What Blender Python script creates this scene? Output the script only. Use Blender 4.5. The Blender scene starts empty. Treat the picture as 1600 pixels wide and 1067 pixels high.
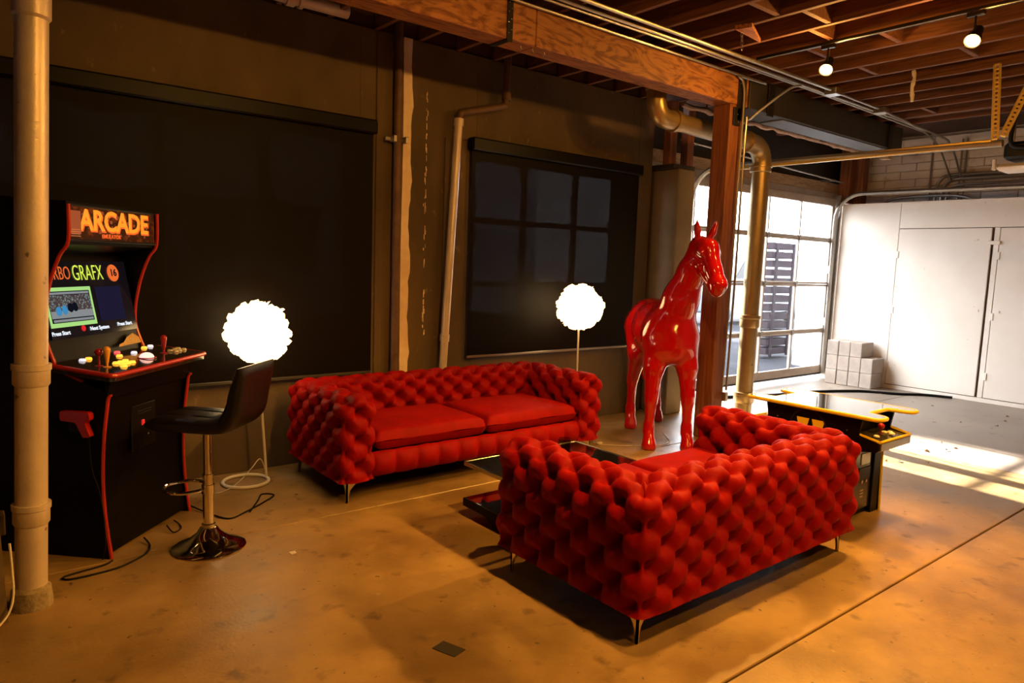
import bpy, math, random
import numpy as np
from mathutils import Vector, Matrix

random.seed(7); rng = np.random.default_rng(7)
SC = bpy.context.scene
COL = SC.collection
PI = math.pi

# ------------------------------------------------------------------ camera, world, sun, exposure
YAW, PIT, ROL, CAMH, FPX = math.radians(51.3), math.radians(6.4), math.radians(2.0), 1.64, 1095.0
fw = Vector((math.cos(YAW)*math.cos(PIT), math.sin(YAW)*math.cos(PIT), -math.sin(PIT)))
rt = Vector((math.sin(YAW), -math.cos(YAW), 0)); up = rt.cross(fw)
rt2 = rt*math.cos(ROL)+up*math.sin(ROL); up2 = -rt*math.sin(ROL)+up*math.cos(ROL)
camd = bpy.data.cameras.new('camera'); cam = bpy.data.objects.new('camera', camd); COL.objects.link(cam)
M = Matrix((rt2, up2, -fw)).transposed().to_4x4(); M.translation = (0, 0, CAMH)
cam.matrix_world = M
camd.sensor_width = 36; camd.lens = 36*FPX/1600; camd.clip_start = .05; camd.clip_end = 200
SC.camera = cam
SC.view_settings.view_transform = 'Standard'; SC.view_settings.look = 'None'
SC.view_settings.gamma = 1; SC.view_settings.exposure = 0.0
SC.view_settings.use_curve_mapping = False

SKY_STRENGTH = 19.0
w = bpy.data.worlds.new('sky'); SC.world = w; w.use_nodes = True
bg = w.node_tree.nodes['Background']; bg.inputs[0].default_value = (.93, .96, 1, 1); bg.inputs[1].default_value = SKY_STRENGTH

def lamp(name, kind, loc, energy, color, aim=None, **kw):
    d = bpy.data.lights.new(name, kind); o = bpy.data.objects.new(name, d); COL.objects.link(o)
    o.location = loc; d.energy = energy; d.color = color
    if aim is not None:
        v = Vector(aim)-Vector(loc) if kind != 'SUN' else Vector(aim)
        o.rotation_euler = v.to_track_quat('-Z', 'Y').to_euler()
    for k, v in kw.items(): setattr(d, k, v)
    return o
SUN = lamp('sun', 'SUN', (6, 12, 9), 75.0, (1, .95, .88), aim=(-.09, -1, -.60), angle=math.radians(1.2))
# daylight through the garage door: a portal guides sky sampling, adds no light
pl = lamp('door_portal', 'AREA', (8.6, 5.62, 1.45), 1, (1, 1, 1), aim=(8.6, 0, 1.45), shape='RECTANGLE', size=4.2, size_y=2.8)
pl.data.cycles.is_portal = True

WARM = (1.0, .465, .08)
TRACK_W = 26.0       # each ceiling track spot

# ------------------------------------------------------------------ helpers
class MB:
    def __init__(s): s.v = []; s.f = []; s.mi = []; s.m = 0
    def add(s, vs, fs):
        n = len(s.v); s.v += [tuple(map(float, p)) for p in vs]
        for f in fs: s.f.append(tuple(i+n for i in f)); s.mi.append(s.m)
    def box(s, c, size, b=.004, rot=None):
        h = [max(x/2, 1e-4) for x in size]; b = min(b, .45*min(size))
        vs = []; idx = {}
        for sx in (-1, 1):
            for sy in (-1, 1):
                for sz in (-1, 1):
                    sg = (sx, sy, sz)
                    for ax in range(3):
                        p = [sg[i]*(h[i]-(0 if i == ax else b)) for i in range(3)]
                        idx[(sg, ax)] = len(vs); vs.append(p)
        fs = []
        for ax in range(3):
            a1, a2 = (ax+1) % 3, (ax+2) % 3
            for sg in (-1, 1):
                q = []
                for (p, r) in ((-1, -1), (1, -1), (1, 1), (-1, 1)):
                    k = [0]*3; k[ax] = sg; k[a1] = p; k[a2] = r; q.append(idx[(tuple(k), ax)])
                fs.append(q if sg > 0 else q[::-1])
        for ax in range(3):
            a1, a2 = (ax+1) % 3, (ax+2) % 3
            for p in (-1, 1):
                for r in (-1, 1):
                    k0 = [0]*3; k0[ax] = -1; k0[a1] = p; k0[a2] = r; k1 = k0[:]; k1[ax] = 1
                    k0 = tuple(k0); k1 = tuple(k1)
                    q = [idx[(k0, a1)], idx[(k1, a1)], idx[(k1, a2)], idx[(k0, a2)]]
                    fs.append(q if p*r < 0 else q[::-1])
        for sx in (-1, 1):
            for sy in (-1, 1):
                for sz in (-1, 1):
                    q = [idx[((sx, sy, sz), a)] for a in range(3)]
                    fs.append(q if sx*sy*sz > 0 else q[::-1])
        if rot is not None: vs = [rot @ Vector(p) for p in vs]
        s.add([(p[0]+c[0], p[1]+c[1], p[2]+c[2]) for p in vs], fs); return s
    def tube(s, pts, r, n=10, closed=False, cap=True):
        pts = [Vector(p) for p in pts]; N = len(pts)
        rs = r if isinstance(r, (list, tuple)) else [r]*N
        prev = None; rings = []
        for i in range(N):
            if closed: t = pts[(i+1) % N]-pts[i-1]
            else: t = pts[min(i+1, N-1)]-pts[max(i-1, 0)]
            t.normalize()
            if prev is None:
                a = Vector((0, 0, 1)) if abs(t.z) < .9 else Vector((1, 0, 0))
                nrm = t.cross(a).normalized()
            else:
                nrm = (prev-t*prev.dot(t)).normalized()
            prev = nrm; bn = t.cross(nrm)
            rings.append([pts[i]+(nrm*math.cos(2*PI*k/n)+bn*math.sin(2*PI*k/n))*rs[i] for k in range(n)])
        vs = [p for ring in rings for p in ring]; fs = []
        for i in range(N if closed else N-1):
            j = (i+1) % N
            for k in range(n):
                l = (k+1) % n; fs.append((i*n+k, i*n+l, j*n+l, j*n+k))
        if cap and not closed:
            fs.append(tuple(range(n))[::-1]); fs.append(tuple((N-1)*n+k for k in range(n)))
        s.add(vs, fs); return s
    def cyl(s, p0, p1, r0, r1=None, n=20): return s.tube([p0, p1], [r0, r0 if r1 is None else r1], n)
    def lathe(s, prof, c=(0, 0, 0), n=28, axis='z'):
        vs = []; fs = []; N = len(prof)
        for r, z in prof:
            for k in range(n):
                x, y = r*math.cos(2*PI*k/n), r*math.sin(2*PI*k/n)
                p = (x, y, z) if axis == 'z' else ((z, x, y) if axis == 'x' else (y, z, x))
                vs.append((p[0]+c[0], p[1]+c[1], p[2]+c[2]))
        for i in range(N-1):
            for k in range(n):
                l = (k+1) % n; fs.append((i*n+k, i*n+l, (i+1)*n+l, (i+1)*n+k))
        fs.append(tuple(range(n))[::-1]); fs.append(tuple((N-1)*n+k for k in range(n)))
        s.add(vs, fs); return s
    def sphere(s, c, r, n=16, m=10, sc=(1, 1, 1)):
        prof = [(max(r*math.sin(PI*i/m), 1e-4), -r*math.cos(PI*i/m)) for i in range(m+1)]
        vs0 = len(s.v); s.lathe(prof, (0, 0, 0), n)
        for i in range(vs0, len(s.v)):
            p = s.v[i]; s.v[i] = (p[0]*sc[0]+c[0], p[1]*sc[1]+c[1], p[2]*sc[2]+c[2])
        return s
    def prism(s, poly, h0, h1, plane='xy', fn=None):
        """extrude 2D polygon; plane xy -> along z, xz -> along y, yz -> along x"""
        def P(a, b, h): return {'xy': (a, b, h), 'xz': (a, h, b), 'yz': (h, a, b)}[plane]
        n = len(poly); vs = [P(a, b, h0) for a, b in poly]+[P(a, b, h1) for a, b in poly]
        fs = [tuple(range(n))[::-1], tuple(range(n, 2*n))]
        for i in range(n): j = (i+1) % n; fs.append((i, j, n+j, n+i))
        s.add(vs, fs); return s
    def build(s, name, mats, parent=None, smooth=35, world=False, loc=None):
        me = bpy.data.meshes.new(name)
        vs = s.v
        if world and parent is not None:
            wl = wloc(parent); vs = [(p[0]-wl[0], p[1]-wl[1], p[2]-wl[2]) for p in vs]
        me.from_pydata(vs, [], s.f)
        if not isinstance(mats, (list, tuple)): mats = [mats]
        for m in mats: me.materials.append(m)
        if len(mats) > 1: me.polygons.foreach_set('material_index', s.mi)
        import bmesh
        bm = bmesh.new(); bm.from_mesh(me); bmesh.ops.recalc_face_normals(bm, faces=bm.faces); bm.to_mesh(me); bm.free()
        if smooth:
            me.shade_smooth()
            if smooth < 180: me.set_sharp_from_angle(angle=math.radians(smooth))
        o = bpy.data.objects.new(name, me); COL.objects.link(o)
        if parent is not None: o.parent = parent
        if loc is not None: o.location = loc
        return o
def wloc(o):
    v = Vector((0, 0, 0))
    while o is not None: v += Vector(o.location); o = o.parent
    return v
def tag(o, label, cat, group=None):
    o['label'] = label; o['category'] = cat
    if group: o['group'] = group
    return o
def thing(name, label, cat, loc=(0, 0, 0), rz=0, group=None):
    o = bpy.data.objects.new(name, None); COL.objects.link(o); o.location = loc; o.rotation_euler = (0, 0, rz)
    o.empty_display_size = .1
    return tag(o, label, cat, group)
def struct(name, mb, mats, smooth=35, **kw):
    o = mb.build(name, mats, None, smooth, **kw); o['kind'] = 'structure'; return o
def sempty(name, loc=(0, 0, 0)):
    o = bpy.data.objects.new(name, None); COL.objects.link(o); o.location = loc; o['kind'] = 'structure'; return o
def copy_tree(o, parent=None):
    c = o.copy(); COL.objects.link(c)
    if parent is not None: c.parent = parent
    for ch in list(o.children): copy_tree(ch, c)
    return c
def curve(pts, sub=6, closed=False):
    pts = [Vector(p) for p in pts]; n = len(pts); out = []
    for i in range(n if closed else n-1):
        g = (lambda k: pts[k % n]) if closed else (lambda k: pts[max(0, min(n-1, k))])
        p0, p1, p2, p3 = g(i-1), g(i), g(i+1), g(i+2)
        for k in range(sub):
            t = k/sub
            out.append(.5*((2*p1)+(p2-p0)*t+(2*p0-5*p1+4*p2-p3)*t*t+(3*p1-p0-3*p2+p3)*t**3))
    if not closed: out.append(pts[-1])
    return out
def rpoly(poly, r, n=5):
    """round the corners of a 2D polygon; r scalar or list"""
    out = []; N = len(poly)
    for i in range(N):
        ri = r[i] if isinstance(r, (list, tuple)) else r
        p = Vector(poly[i]); a = Vector(poly[i-1]); b = Vector(poly[(i+1) % N])
        da = (a-p); db = (b-p); ri = min(ri, da.length*.45, db.length*.45)
        if ri < 1e-4: out.append(tuple(p)); continue
        q0 = p+da.normalized()*ri; q1 = p+db.normalized()*ri
        for k in range(n+1):
            t = k/n; out.append(tuple((1-t)**2*q0+2*t*(1-t)*p+t*t*q1))
    return out
def text(name, s, size, mat, parent, loc, rot, depth=.0008, align='CENTER', sx=1.0, bold=0.0, shear=0):
    c = bpy.data.curves.new(name, 'FONT'); c.body = s; c.size = size; c.extrude = depth; c.align_x = align; c.align_y = 'CENTER'
    c.offset = bold; c.resolution_u = 3; c.shear = shear
    t = bpy.data.objects.new(name+'_tmp', c); COL.objects.link(t)
    dg = bpy.context.evaluated_depsgraph_get(); me = bpy.data.meshes.new_from_object(t.evaluated_get(dg)); me.name = name
    bpy.data.objects.remove(t); bpy.data.curves.remove(c)
    me.materials.clear(); me.materials.append(mat)
    o = bpy.data.objects.new(name, me); COL.objects.link(o); o.parent = parent; o.location = loc; o.rotation_euler = rot; o.scale = (sx, 1, 1)
    return o

# ------------------------------------------------------------------ materials
def mat(name, col, rough=.6, metal=0, col2=None, nscale=4, ndetail=6, nlo=.35, nhi=.65, bump=0, bscale=40, stretch=(1, 1, 1),
        coord='Position', coat=0, sheen=0, sheen_tint=(1, 1, 1), emit=None, estr=0, spec=None, spots=None, rvar=0):
    m = bpy.data.materials.new(name); m.use_nodes = True; nt = m.node_tree; N = nt.nodes; L = nt.links
    b = N['Principled BSDF']; b.inputs['Base Color'].default_value = (*col, 1); b.inputs['Roughness'].default_value = rough
    b.inputs['Metallic'].default_value = metal; b.inputs['Coat Weight'].default_value = coat; b.inputs['Coat Roughness'].default_value = .03
    b.inputs['Sheen Weight'].default_value = sheen; b.inputs['Sheen Tint'].default_value = (*sheen_tint, 1); b.inputs['Sheen Roughness'].default_value = .4
    if spec is not None: b.inputs['Specular IOR Level'].default_value = spec
    if emit: b.inputs['Emission Color'].default_value = (*emit, 1); b.inputs['Emission Strength'].default_value = estr
    if col2 is not None or bump or spots or rvar:
        if coord == 'Position': g = N.new('ShaderNodeNewGeometry'); src = g.outputs['Position']
        else: g = N.new('ShaderNodeTexCoord'); src = g.outputs['Object']
        mp = N.new('ShaderNodeMapping'); mp.inputs['Scale'].default_value = stretch; L.new(src, mp.inputs[0]); vec = mp.outputs[0]
        nz = N.new('ShaderNodeTexNoise'); nz.inputs['Scale'].default_value = nscale; nz.inputs['Detail'].default_value = ndetail
        nz.inputs['Roughness'].default_value = .62; L.new(vec, nz.inputs['Vector'])
        colout = None
        if col2 is not None:
            r = N.new('ShaderNodeValToRGB'); r.color_ramp.elements[0].position = nlo; r.color_ramp.elements[1].position = nhi
            r.color_ramp.elements[0].color = (*col, 1); r.color_ramp.elements[1].color = (*col2, 1)
            L.new(nz.outputs['Fac'], r.inputs[0]); colout = r.outputs[0]
        if spots:
            for (sc_, lo, hi, sc_col, strg) in spots:
                n2 = N.new('ShaderNodeTexNoise'); n2.inputs['Scale'].default_value = sc_; n2.inputs['Detail'].default_value = 5; L.new(vec, n2.inputs['Vector'])
                r2 = N.new('ShaderNodeMapRange'); r2.inputs['From Min'].default_value = lo; r2.inputs['From Max'].default_value = hi
                r2.inputs['To Max'].default_value = strg; L.new(n2.outputs['Fac'], r2.inputs['Value'])
                mx = N.new('ShaderNodeMix'); mx.data_type = 'RGBA'; L.new(r2.outputs[0], mx.inputs['Factor'])
                if colout is not None: L.new(colout, mx.inputs[6])
                else: mx.inputs[6].default_value = (*col, 1)
                mx.inputs[7].default_value = (*sc_col, 1); colout = mx.outputs[2]
        if colout is not None: L.new(colout, b.inputs['Base Color'])
        if rvar:
            r3 = N.new('ShaderNodeMapRange'); r3.inputs['From Min'].default_value = .3; r3.inputs['From Max'].default_value = .7
            r3.inputs['To Min'].default_value = max(0, rough-rvar); r3.inputs['To Max'].default_value = min(1, rough+rvar)
            L.new(nz.outputs['Fac'], r3.inputs['Value']); L.new(r3.outputs[0], b.inputs['Roughness'])
        if bump:
            n3 = N.new('ShaderNodeTexNoise'); n3.inputs['Scale'].default_value = bscale; n3.inputs['Detail'].default_value = 5; L.new(vec, n3.inputs['Vector'])
            bp = N.new('ShaderNodeBump'); bp.inputs['Strength'].default_value = min(1, bump); bp.inputs['Distance'].default_value = .01
            L.new(n3.outputs['Fac'], bp.inputs['Height']); L.new(bp.outputs[0], b.inputs['Normal'])
    return m
def wood(name, c1, c2, stretch, wscale=6, rough=.6, dist=6):
    m = bpy.data.materials.new(name); m.use_nodes = True; nt = m.node_tree; N = nt.nodes; L = nt.links; b = N['Principled BSDF']
    g = N.new('ShaderNodeNewGeometry'); mp = N.new('ShaderNodeMapping'); mp.inputs['Scale'].default_value = stretch; L.new(g.outputs['Position'], mp.inputs[0])
    wv = N.new('ShaderNodeTexNoise'); wv.inputs['Scale'].default_value = wscale; wv.inputs['Detail'].default_value = 7; wv.inputs['Distortion'].default_value = dist
    L.new(mp.outputs[0], wv.inputs['Vector'])
    r = N.new('ShaderNodeValToRGB'); r.color_ramp.elements[0].position = .38; r.color_ramp.elements[1].position = .56
    r.color_ramp.elements[0].color = (*c2, 1); r.color_ramp.elements[1].color = (*c1, 1)
    L.new(wv.outputs['Fac'], r.inputs[0]); L.new(r.outputs[0], b.inputs['Base Color']); b.inputs['Roughness'].default_value = rough
    bp = N.new('ShaderNodeBump'); bp.inputs['Strength'].default_value = .3; bp.inputs['Distance'].default_value = .004
    L.new(wv.outputs['Fac'], bp.inputs['Height']); L.new(bp.outputs[0], b.inputs['Normal'])
    return m
def emis(name, col, s):
    return mat(name, (0, 0, 0), .5, emit=col, estr=s, spec=0)

M_floor = mat('floor_concrete', (.19, .115, .043), .42, col2=(.38, .24, .092), nscale=1.6, nlo=.36, nhi=.66, bump=.12, bscale=60, rvar=.12,
              spots=[(7, .60, .70, (.085, .048, .02), .65), (.55, .5, .66, (.15, .09, .034), .7), (3.1, .56, .70, (.42, .28, .11), .5), (22, .68, .72, (.05, .03, .015), .85), (13, .70, .74, (.42, .33, .2), .5)])
M_floor2 = mat('floor_concrete_grey', (.21, .155, .115), .45, col2=(.33, .25, .19), nscale=1.6, nlo=.36, nhi=.66, bump=.12, bscale=60, rvar=.12,
               spots=[(7, .62, .72, (.09, .06, .045), .6), (.55, .5, .66, (.17, .125, .09), .6), (22, .68, .72, (.05, .03, .015), .8)])
M_wall = mat('wall_concrete', (.066, .043, .020), .85, col2=(.15, .098, .046), nscale=1.3, nlo=.3, nhi=.7, bump=.25, bscale=30, stretch=(1, 1, .55),
             spots=[(3, .58, .75, (.075, .05, .026), .6), (14, .66, .74, (.30, .22, .12), .35)])
M_wallp = mat('wall_pale_paint', (.85, .68, .50), .8, col2=(.72, .54, .36), nscale=6, bump=.2, bscale=40)
M_pil = mat('pilaster_concrete', (.12, .08, .042), .85, col2=(.19, .135, .072), nscale=1.5, bump=.25, bscale=26)
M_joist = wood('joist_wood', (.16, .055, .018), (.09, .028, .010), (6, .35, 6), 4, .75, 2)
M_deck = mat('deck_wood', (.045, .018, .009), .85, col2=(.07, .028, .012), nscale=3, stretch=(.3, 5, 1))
M_beam = wood('beam_fir', (.40, .16, .042), (.18, .055, .016), (.55, 3, 2.2), 3.2, .55, 5)
M_post = wood('post_wood', (.26, .085, .028), (.15, .045, .015), (4, 4, .3), 4, .6, 2)
M_palewood = wood('header_wood', (.42, .27, .14), (.28, .16, .07), (.4, 3, 3), 4, .7, 4)
M_dark = mat('black_beam_paint', (.022, .017, .012), .6, col2=(.035, .027, .018), nscale=5)
M_greylit = mat('grey_lit_underside', (.085, .08, .085), .6)  # light on the black beam's underside, put into the colour as grey
M_steel = mat('dark_steel_plate', (.025, .02, .018), .5, metal=.6)
M_pipe = mat('old_pipe_paint', (.52, .42, .34), .38, metal=.25, col2=(.62, .52, .42), nscale=5, bump=.15, bscale=60, coord='Object', spots=[(16, .68, .73, (.09, .055, .03), .8)])
M_pipe2 = mat('bronze_drain_pipe', (.34, .235, .105), .36, metal=.65, col2=(.44, .31, .15), nscale=4, bump=.12, bscale=50, coord='Object', spots=[(25, .68, .73, (.10, .06, .03), .8)])
M_rustpipe = mat('rusty_pipe', (.10, .05, .025), .6, metal=.4, col2=(.17, .09, .045), nscale=8, coord='Object')
M_conduit = mat('galvanised_conduit', (.42, .38, .33), .32, metal=.85)
M_galv = mat('galvanised_track', (.30, .27, .24), .4, metal=.8, col2=(.38, .34, .29), nscale=6)
M_alu = mat('door_frame_metal', (.42, .33, .25), .45, metal=.25, col2=(.5, .4, .31), nscale=5)
M_chrome = mat('chrome', (.78, .76, .73), .06, metal=1)
M_chrome2 = mat('brushed_chrome_leg', (.62, .56, .48), .22, metal=1)
M_black = mat('black_plastic', (.004, .004, .0045), .35, spec=.3)
M_blackm = mat('black_laminate', (.0035, .0025, .0025), .4, spec=.12)
M_blackleather = mat('black_leather', (.004, .0035, .003), .33, spec=.35, bump=.12, bscale=120, coord='Object')
M_cab = mat('cabinet_white_paint', (.84, .74, .63), .55, col2=(.88, .79, .69), nscale=2, spots=[(9, .72, .75, (.45, .36, .28), .6)])
M_cabgap = mat('cabinet_gap', (.16, .10, .05), .9)
M_brick = mat('white_painted_block', (.76, .66, .58), .8, col2=(.84, .75, .67), nscale=3, bump=.4, bscale=30, spots=[(4, .6, .74, (.40, .29, .20), .7)])
M_mortar = mat('mortar', (.50, .42, .36), .9)
M_cube = mat('pale_paver', (.36, .29, .24), .85, col2=(.43, .35, .29), nscale=6, bump=.3, bscale=60, coord='Object')
M_velvet = mat('red_velvet', (.27, .0022, .0014), .62, col2=(.20, .0013, .0009), nscale=7, bump=.10, bscale=90, coord='Object', sheen=.12, sheen_tint=(1, .08, .04), spec=.08)
M_horse = mat('red_gloss_lacquer', (.47, .003, .005), .14, coat=1.0, bump=.02, bscale=9, coord='Object')
M_red = mat('red_plastic', (.36, .008, .007), .3)
M_tmold = mat('red_edge_moulding', (.42, .022, .014), .3)
M_yel = mat('yellow_edge_moulding', (.85, .60, .012), .35)
M_cordw = mat('white_cord', (.62, .55, .45), .5)
M_cordb = mat('black_cord', (.006, .005, .005), .6, spec=.15)
M_lampmetal = mat('white_lamp_metal', (.72, .66, .56), .4)
M_petal = mat('lit_white_petals', (.8, .75, .65), .8, emit=(1, .70, .34), estr=3.2)
M_bulb = emis('lit_bulb', (1, .74, .36), 30)
M_tape = mat('dark_patch', (.035, .028, .02), .6)
M_leaf = mat('dry_leaf', (.30, .21, .12), .8)

def glass_mat(name, tint, gloss=.08, trans=1.0):
    m = bpy.data.materials.new(name); m.use_nodes = True; nt = m.node_tree; N = nt.nodes; L = nt.links
    for n in list(N):
        if n.type != 'OUTPUT_MATERIAL': N.remove(n)
    out = [n for n in N if n.type == 'OUTPUT_MATERIAL'][0]
    t = N.new('ShaderNodeBsdfTransparent'); t.inputs[0].default_value = (*tint, 1)
    g = N.new('ShaderNodeBsdfGlossy'); g.inputs['Roughness'].default_value = .03
    mx = N.new('ShaderNodeMixShader'); lw = N.new('ShaderNodeLayerWeight'); lw.inputs[0].default_value = .5; pw = N.new('ShaderNodeMath'); pw.operation = 'POWER'; pw.inputs[1].default_value = 5
    fr = N.new('ShaderNodeMath'); fr.operation = 'MULTIPLY_ADD'; fr.inputs[1].default_value = .6; fr.inputs[2].default_value = .02; L.new(lw.outputs['Facing'], pw.inputs[0]); L.new(pw.outputs[0], fr.inputs[0])
    L.new(fr.outputs[0], mx.inputs[0]); L.new(t.outputs[0], mx.inputs[1]); L.new(g.outputs[0], mx.inputs[2]); L.new(mx.outputs[0], out.inputs[0])
    return m
M_glass = glass_mat('window_glass', (.93, .95, .96))
M_cup = glass_mat('cup_glass', (.70, .68, .60))
def shade_mat(k):
    m = bpy.data.materials.new('black_mesh_shade'); m.use_nodes = True; nt = m.node_tree; N = nt.nodes; L = nt.links
    out = [n for n in N if n.type == 'OUTPUT_MATERIAL'][0]; b = N['Principled BSDF']
    b.inputs['Base Color'].default_value = (.0055, .0035, .0025, 1); b.inputs['Roughness'].default_value = .5; b.inputs['Specular IOR Level'].default_value = .08
    g = N.new('ShaderNodeNewGeometry'); nz = N.new('ShaderNodeTexNoise'); nz.inputs['Scale'].default_value = 90; L.new(g.outputs['Position'], nz.inputs['Vector'])
    mr = N.new('ShaderNodeMapRange'); mr.inputs['From Min'].default_value = .42; mr.inputs['From Max'].default_value = .75; mr.inputs['To Min'].default_value = .1*k; mr.inputs['To Max'].default_value = 1.9*k
    L.new(nz.outputs['Fac'], mr.inputs['Value'])
    t = N.new('ShaderNodeBsdfTransparent'); mx = N.new('ShaderNodeMixShader')
    L.new(mr.outputs[0], mx.inputs[0]); L.new(b.outputs[0], mx.inputs[1]); L.new(t.outputs[0], mx.inputs[2]); L.new(mx.outputs[0], out.inputs[0])
    return m
M_shade1 = shade_mat(.0003); M_shade2 = shade_mat(.0013)

# ------------------------------------------------------------------ setting: floor of slabs with recessed joints
WY = 5.28
fl = sempty('floor')
xs = [-3.0, 7.06, 11.4]; ys = [-4.0, 1.50, 4.06, 5.75]
for i in range(2):
    for j in range(3):
        g = .005
        x0, x1, y0, y1 = xs[i]+g, xs[i+1]-g, ys[j]+g, ys[j+1]-g
        MB().box(((x0+x1)/2, (y0+y1)/2, -.06), (x1-x0, y1-y0, .12), .004).build('slab', M_floor2 if i else M_floor, fl)
b = MB().box((4.2, .9, -.15), (14.4, 9.8, .06), 0); o = b.build('subfloor', M_tape, fl)

# left wall with two window openings, cast concrete
wl = sempty('wall_left', (0, WY, 0))
W1 = (-.30, 2.60, .80, 2.62); W2 = (3.74, 5.80, .84, 2.62)
def wbox(x0, x1, z0, z1, y0=WY, y1=WY+.3, name='wall_panel', m=M_wall, p=wl):
    return MB().box(((x0+x1)/2, (y0+y1)/2, (z0+z1)/2), (x1-x0, y1-y0, z1-z0), .003).build(name, m, p, world=True)
wbox(-3.2, W1[0], 0, 3.45); wbox(W1[1], W2[0], 0, 3.45); wbox(W2[1], 6.14, 0, 3.45)
wbox(W1[0], W1[1], 0, W1[2]); wbox(W2[0], W2[1], 0, W2[2])
wbox(W1[0], W1[1], W1[3], 3.45); wbox(W2[0], W2[1], W2[3], 3.45)
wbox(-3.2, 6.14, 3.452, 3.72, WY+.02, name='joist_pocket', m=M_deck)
# shallow vertical reveals either side of the wall strip
wbox(2.74, 2.80, .0, 3.44, WY-.012, WY-.0005, 'raised_band'); wbox(3.40, 3.62, .0, 2.70, WY-.02, WY-.0005, 'raised_band')
rag = [(2.965, 0)]
zz = np.linspace(0, 3.44, 46)
poly = [(2.972+.004*math.sin(z*3), z) for z in zz]+[(3.055+.008*math.sin(z*9)+.006*rng.standard_normal(), z) for z in zz[::-1]]
mb = MB(); mb.prism(poly, WY-.03, WY-.0005, 'xz'); mb.build('pale_strip', M_wallp, wl, world=True)
for (xx, z0, z1) in ((3.22, .95, 3.1), (3.52, 1.5, 2.5)):
    mb = MB()
    for k in range(60):
        z = z0+(z1-z0)*rng.random(); h = .02+.05*rng.random(); x = xx+.006*rng.standard_normal()
        mb.box((x, WY-.0015, z), (.003+.008*rng.random(), .003, h*.8), .001)
    o = mb.build('paint_streak', M_wallp, wl, world=True); o['kind'] = 'stuff'
wbox(5.905, 5.911, .3, 3.45, WY-.002, WY-.0004, 'cast_joint', M_dark)

# windows behind the shades
def window(name, W):
    x0, x1, z0, z1 = W
    wn = sempty(name, (x0, WY+.14, z0)); cx, cz = (x0+x1)/2, (z0+z1)/2
    fr = MB()
    for (a, b_, c, d) in ((x0, x1, z0, z0+.05), (x0, x1, z1-.05, z1), (x0, x0+.05, z0, z1), (x1-.05, x1, z0, z1)):
        fr.box(((a+b_)/2, WY+.14, (c+d)/2), (b_-a, .06, d-c), .004)
    fr.build('window_frame', M_dark, wn, world=True)
    nx, nz = (4 if x1-x0 > 2.3 else 3), 3
    for i in range(1, nx): MB().box((x0+(x1-x0)*i/nx, WY+.14, cz), (.05, .05, z1-z0), .004).build('muntin', M_dark, wn, world=True)
    for j in range(1, nz): MB().box((cx, WY+.14, z0+(z1-z0)*j/nz), (x1-x0, .045, .05), .004).build('muntin', M_dark, wn, world=True)
    for i in range(nx):
        for j in range(nz):
            MB().box((x0+(x1-x0)*(i+.5)/nx, WY+.145, z0+(z1-z0)*(j+.5)/nz), ((x1-x0)/nx, .004, (z1-z0)/nz), .0005).build('pane', M_glass, wn, world=True)
window('window_1', W1); window('window_2', W2)

# concrete pilaster at the door jamb
o = MB().box((6.34, 5.22, 1.36), (.28, .54, 2.72), .012).build('wall_pilaster', M_pil); o.name = 'trim_1'; o['kind'] = 'structure'
o = MB().box((6.34, 5.24, 2.745), (.36, .50, .05), .006).build('trim_2', M_dark); o['kind'] = 'structure'
struct('wall_recess', MB().box((6.24, 5.62, 1.7), (.26, .28, 3.4), .01), M_pil).name = 'trim_3'

# right wall of painted blocks above / behind the cabinet
wr = sempty('wall_right', (11.3, 0, 0))
MB().box((11.42, .85, 1.9), (.2, 9.8, 3.9), .003).build('mortar_bed', M_mortar, wr, world=True)
bmesh_block = None
for r in range(11):
    z = 2.44+r*.118
    for c in range(11):
        y = 5.5-(c+.5*(r % 2))*.44
        jx = float(rng.uniform(-.004, .004))
        if bmesh_block is None:
            bo = MB().box((0, 0, 0), (.05, .434, .112), .006).build('brick', M_brick, wr); bmesh_block = bo.data
        else:
            bo = bpy.data.objects.new('brick', bmesh_block); COL.objects.link(bo); bo.parent = wr
        bo.location = (.01+jx, y, z)
struct('wall_back', MB().box((4.2, -4.1, 1.86), (14.6, .2, 3.72), .003), M_wall)
struct('wall_near', MB().box((-3.1, .6, 1.86), (.2, 9.6, 3.72), .003), M_wall)

# ceiling: deck and joists (one part each) with blocking
ce = sempty('ceiling', (0, 0, 3.72))
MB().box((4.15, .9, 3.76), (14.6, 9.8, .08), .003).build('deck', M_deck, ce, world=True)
joist_me = None
for k in range(-17, 13):
    x = 4.32+.3955*k+float(rng.uniform(-.008, .008))
    if joist_me is None:
        jo = MB().box((0, 0, 0), (.042, 9.25, .268), .003).build('joist', M_joist, ce); joist_me = jo.data
    else:
        jo = bpy.data.objects.new('joist', joist_me); COL.objects.link(jo); jo.parent = ce
    jo.location = (x, .66, -.136)
for (k, y) in ((1.5, 2.78), (2.5, 2.95), (.5, 2.95), (3.5, 2.62), (5.5, 2.35), (3.5, 3.2), (5.5, 3.15), (4.5, 1.6), (10.5, 3.4), (8.5, 1.5)):
    MB().box((4.32+.3955*k, y, 3.565), (.352, .042, .22), .003).build('blocking', M_joist, ce, world=True)
# tie the joist ends to the far header
MB().box((8.95, 1.0, 3.60), (.09, 9.0, .20), .005).build('end_header', M_joist, ce, world=True)

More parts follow.
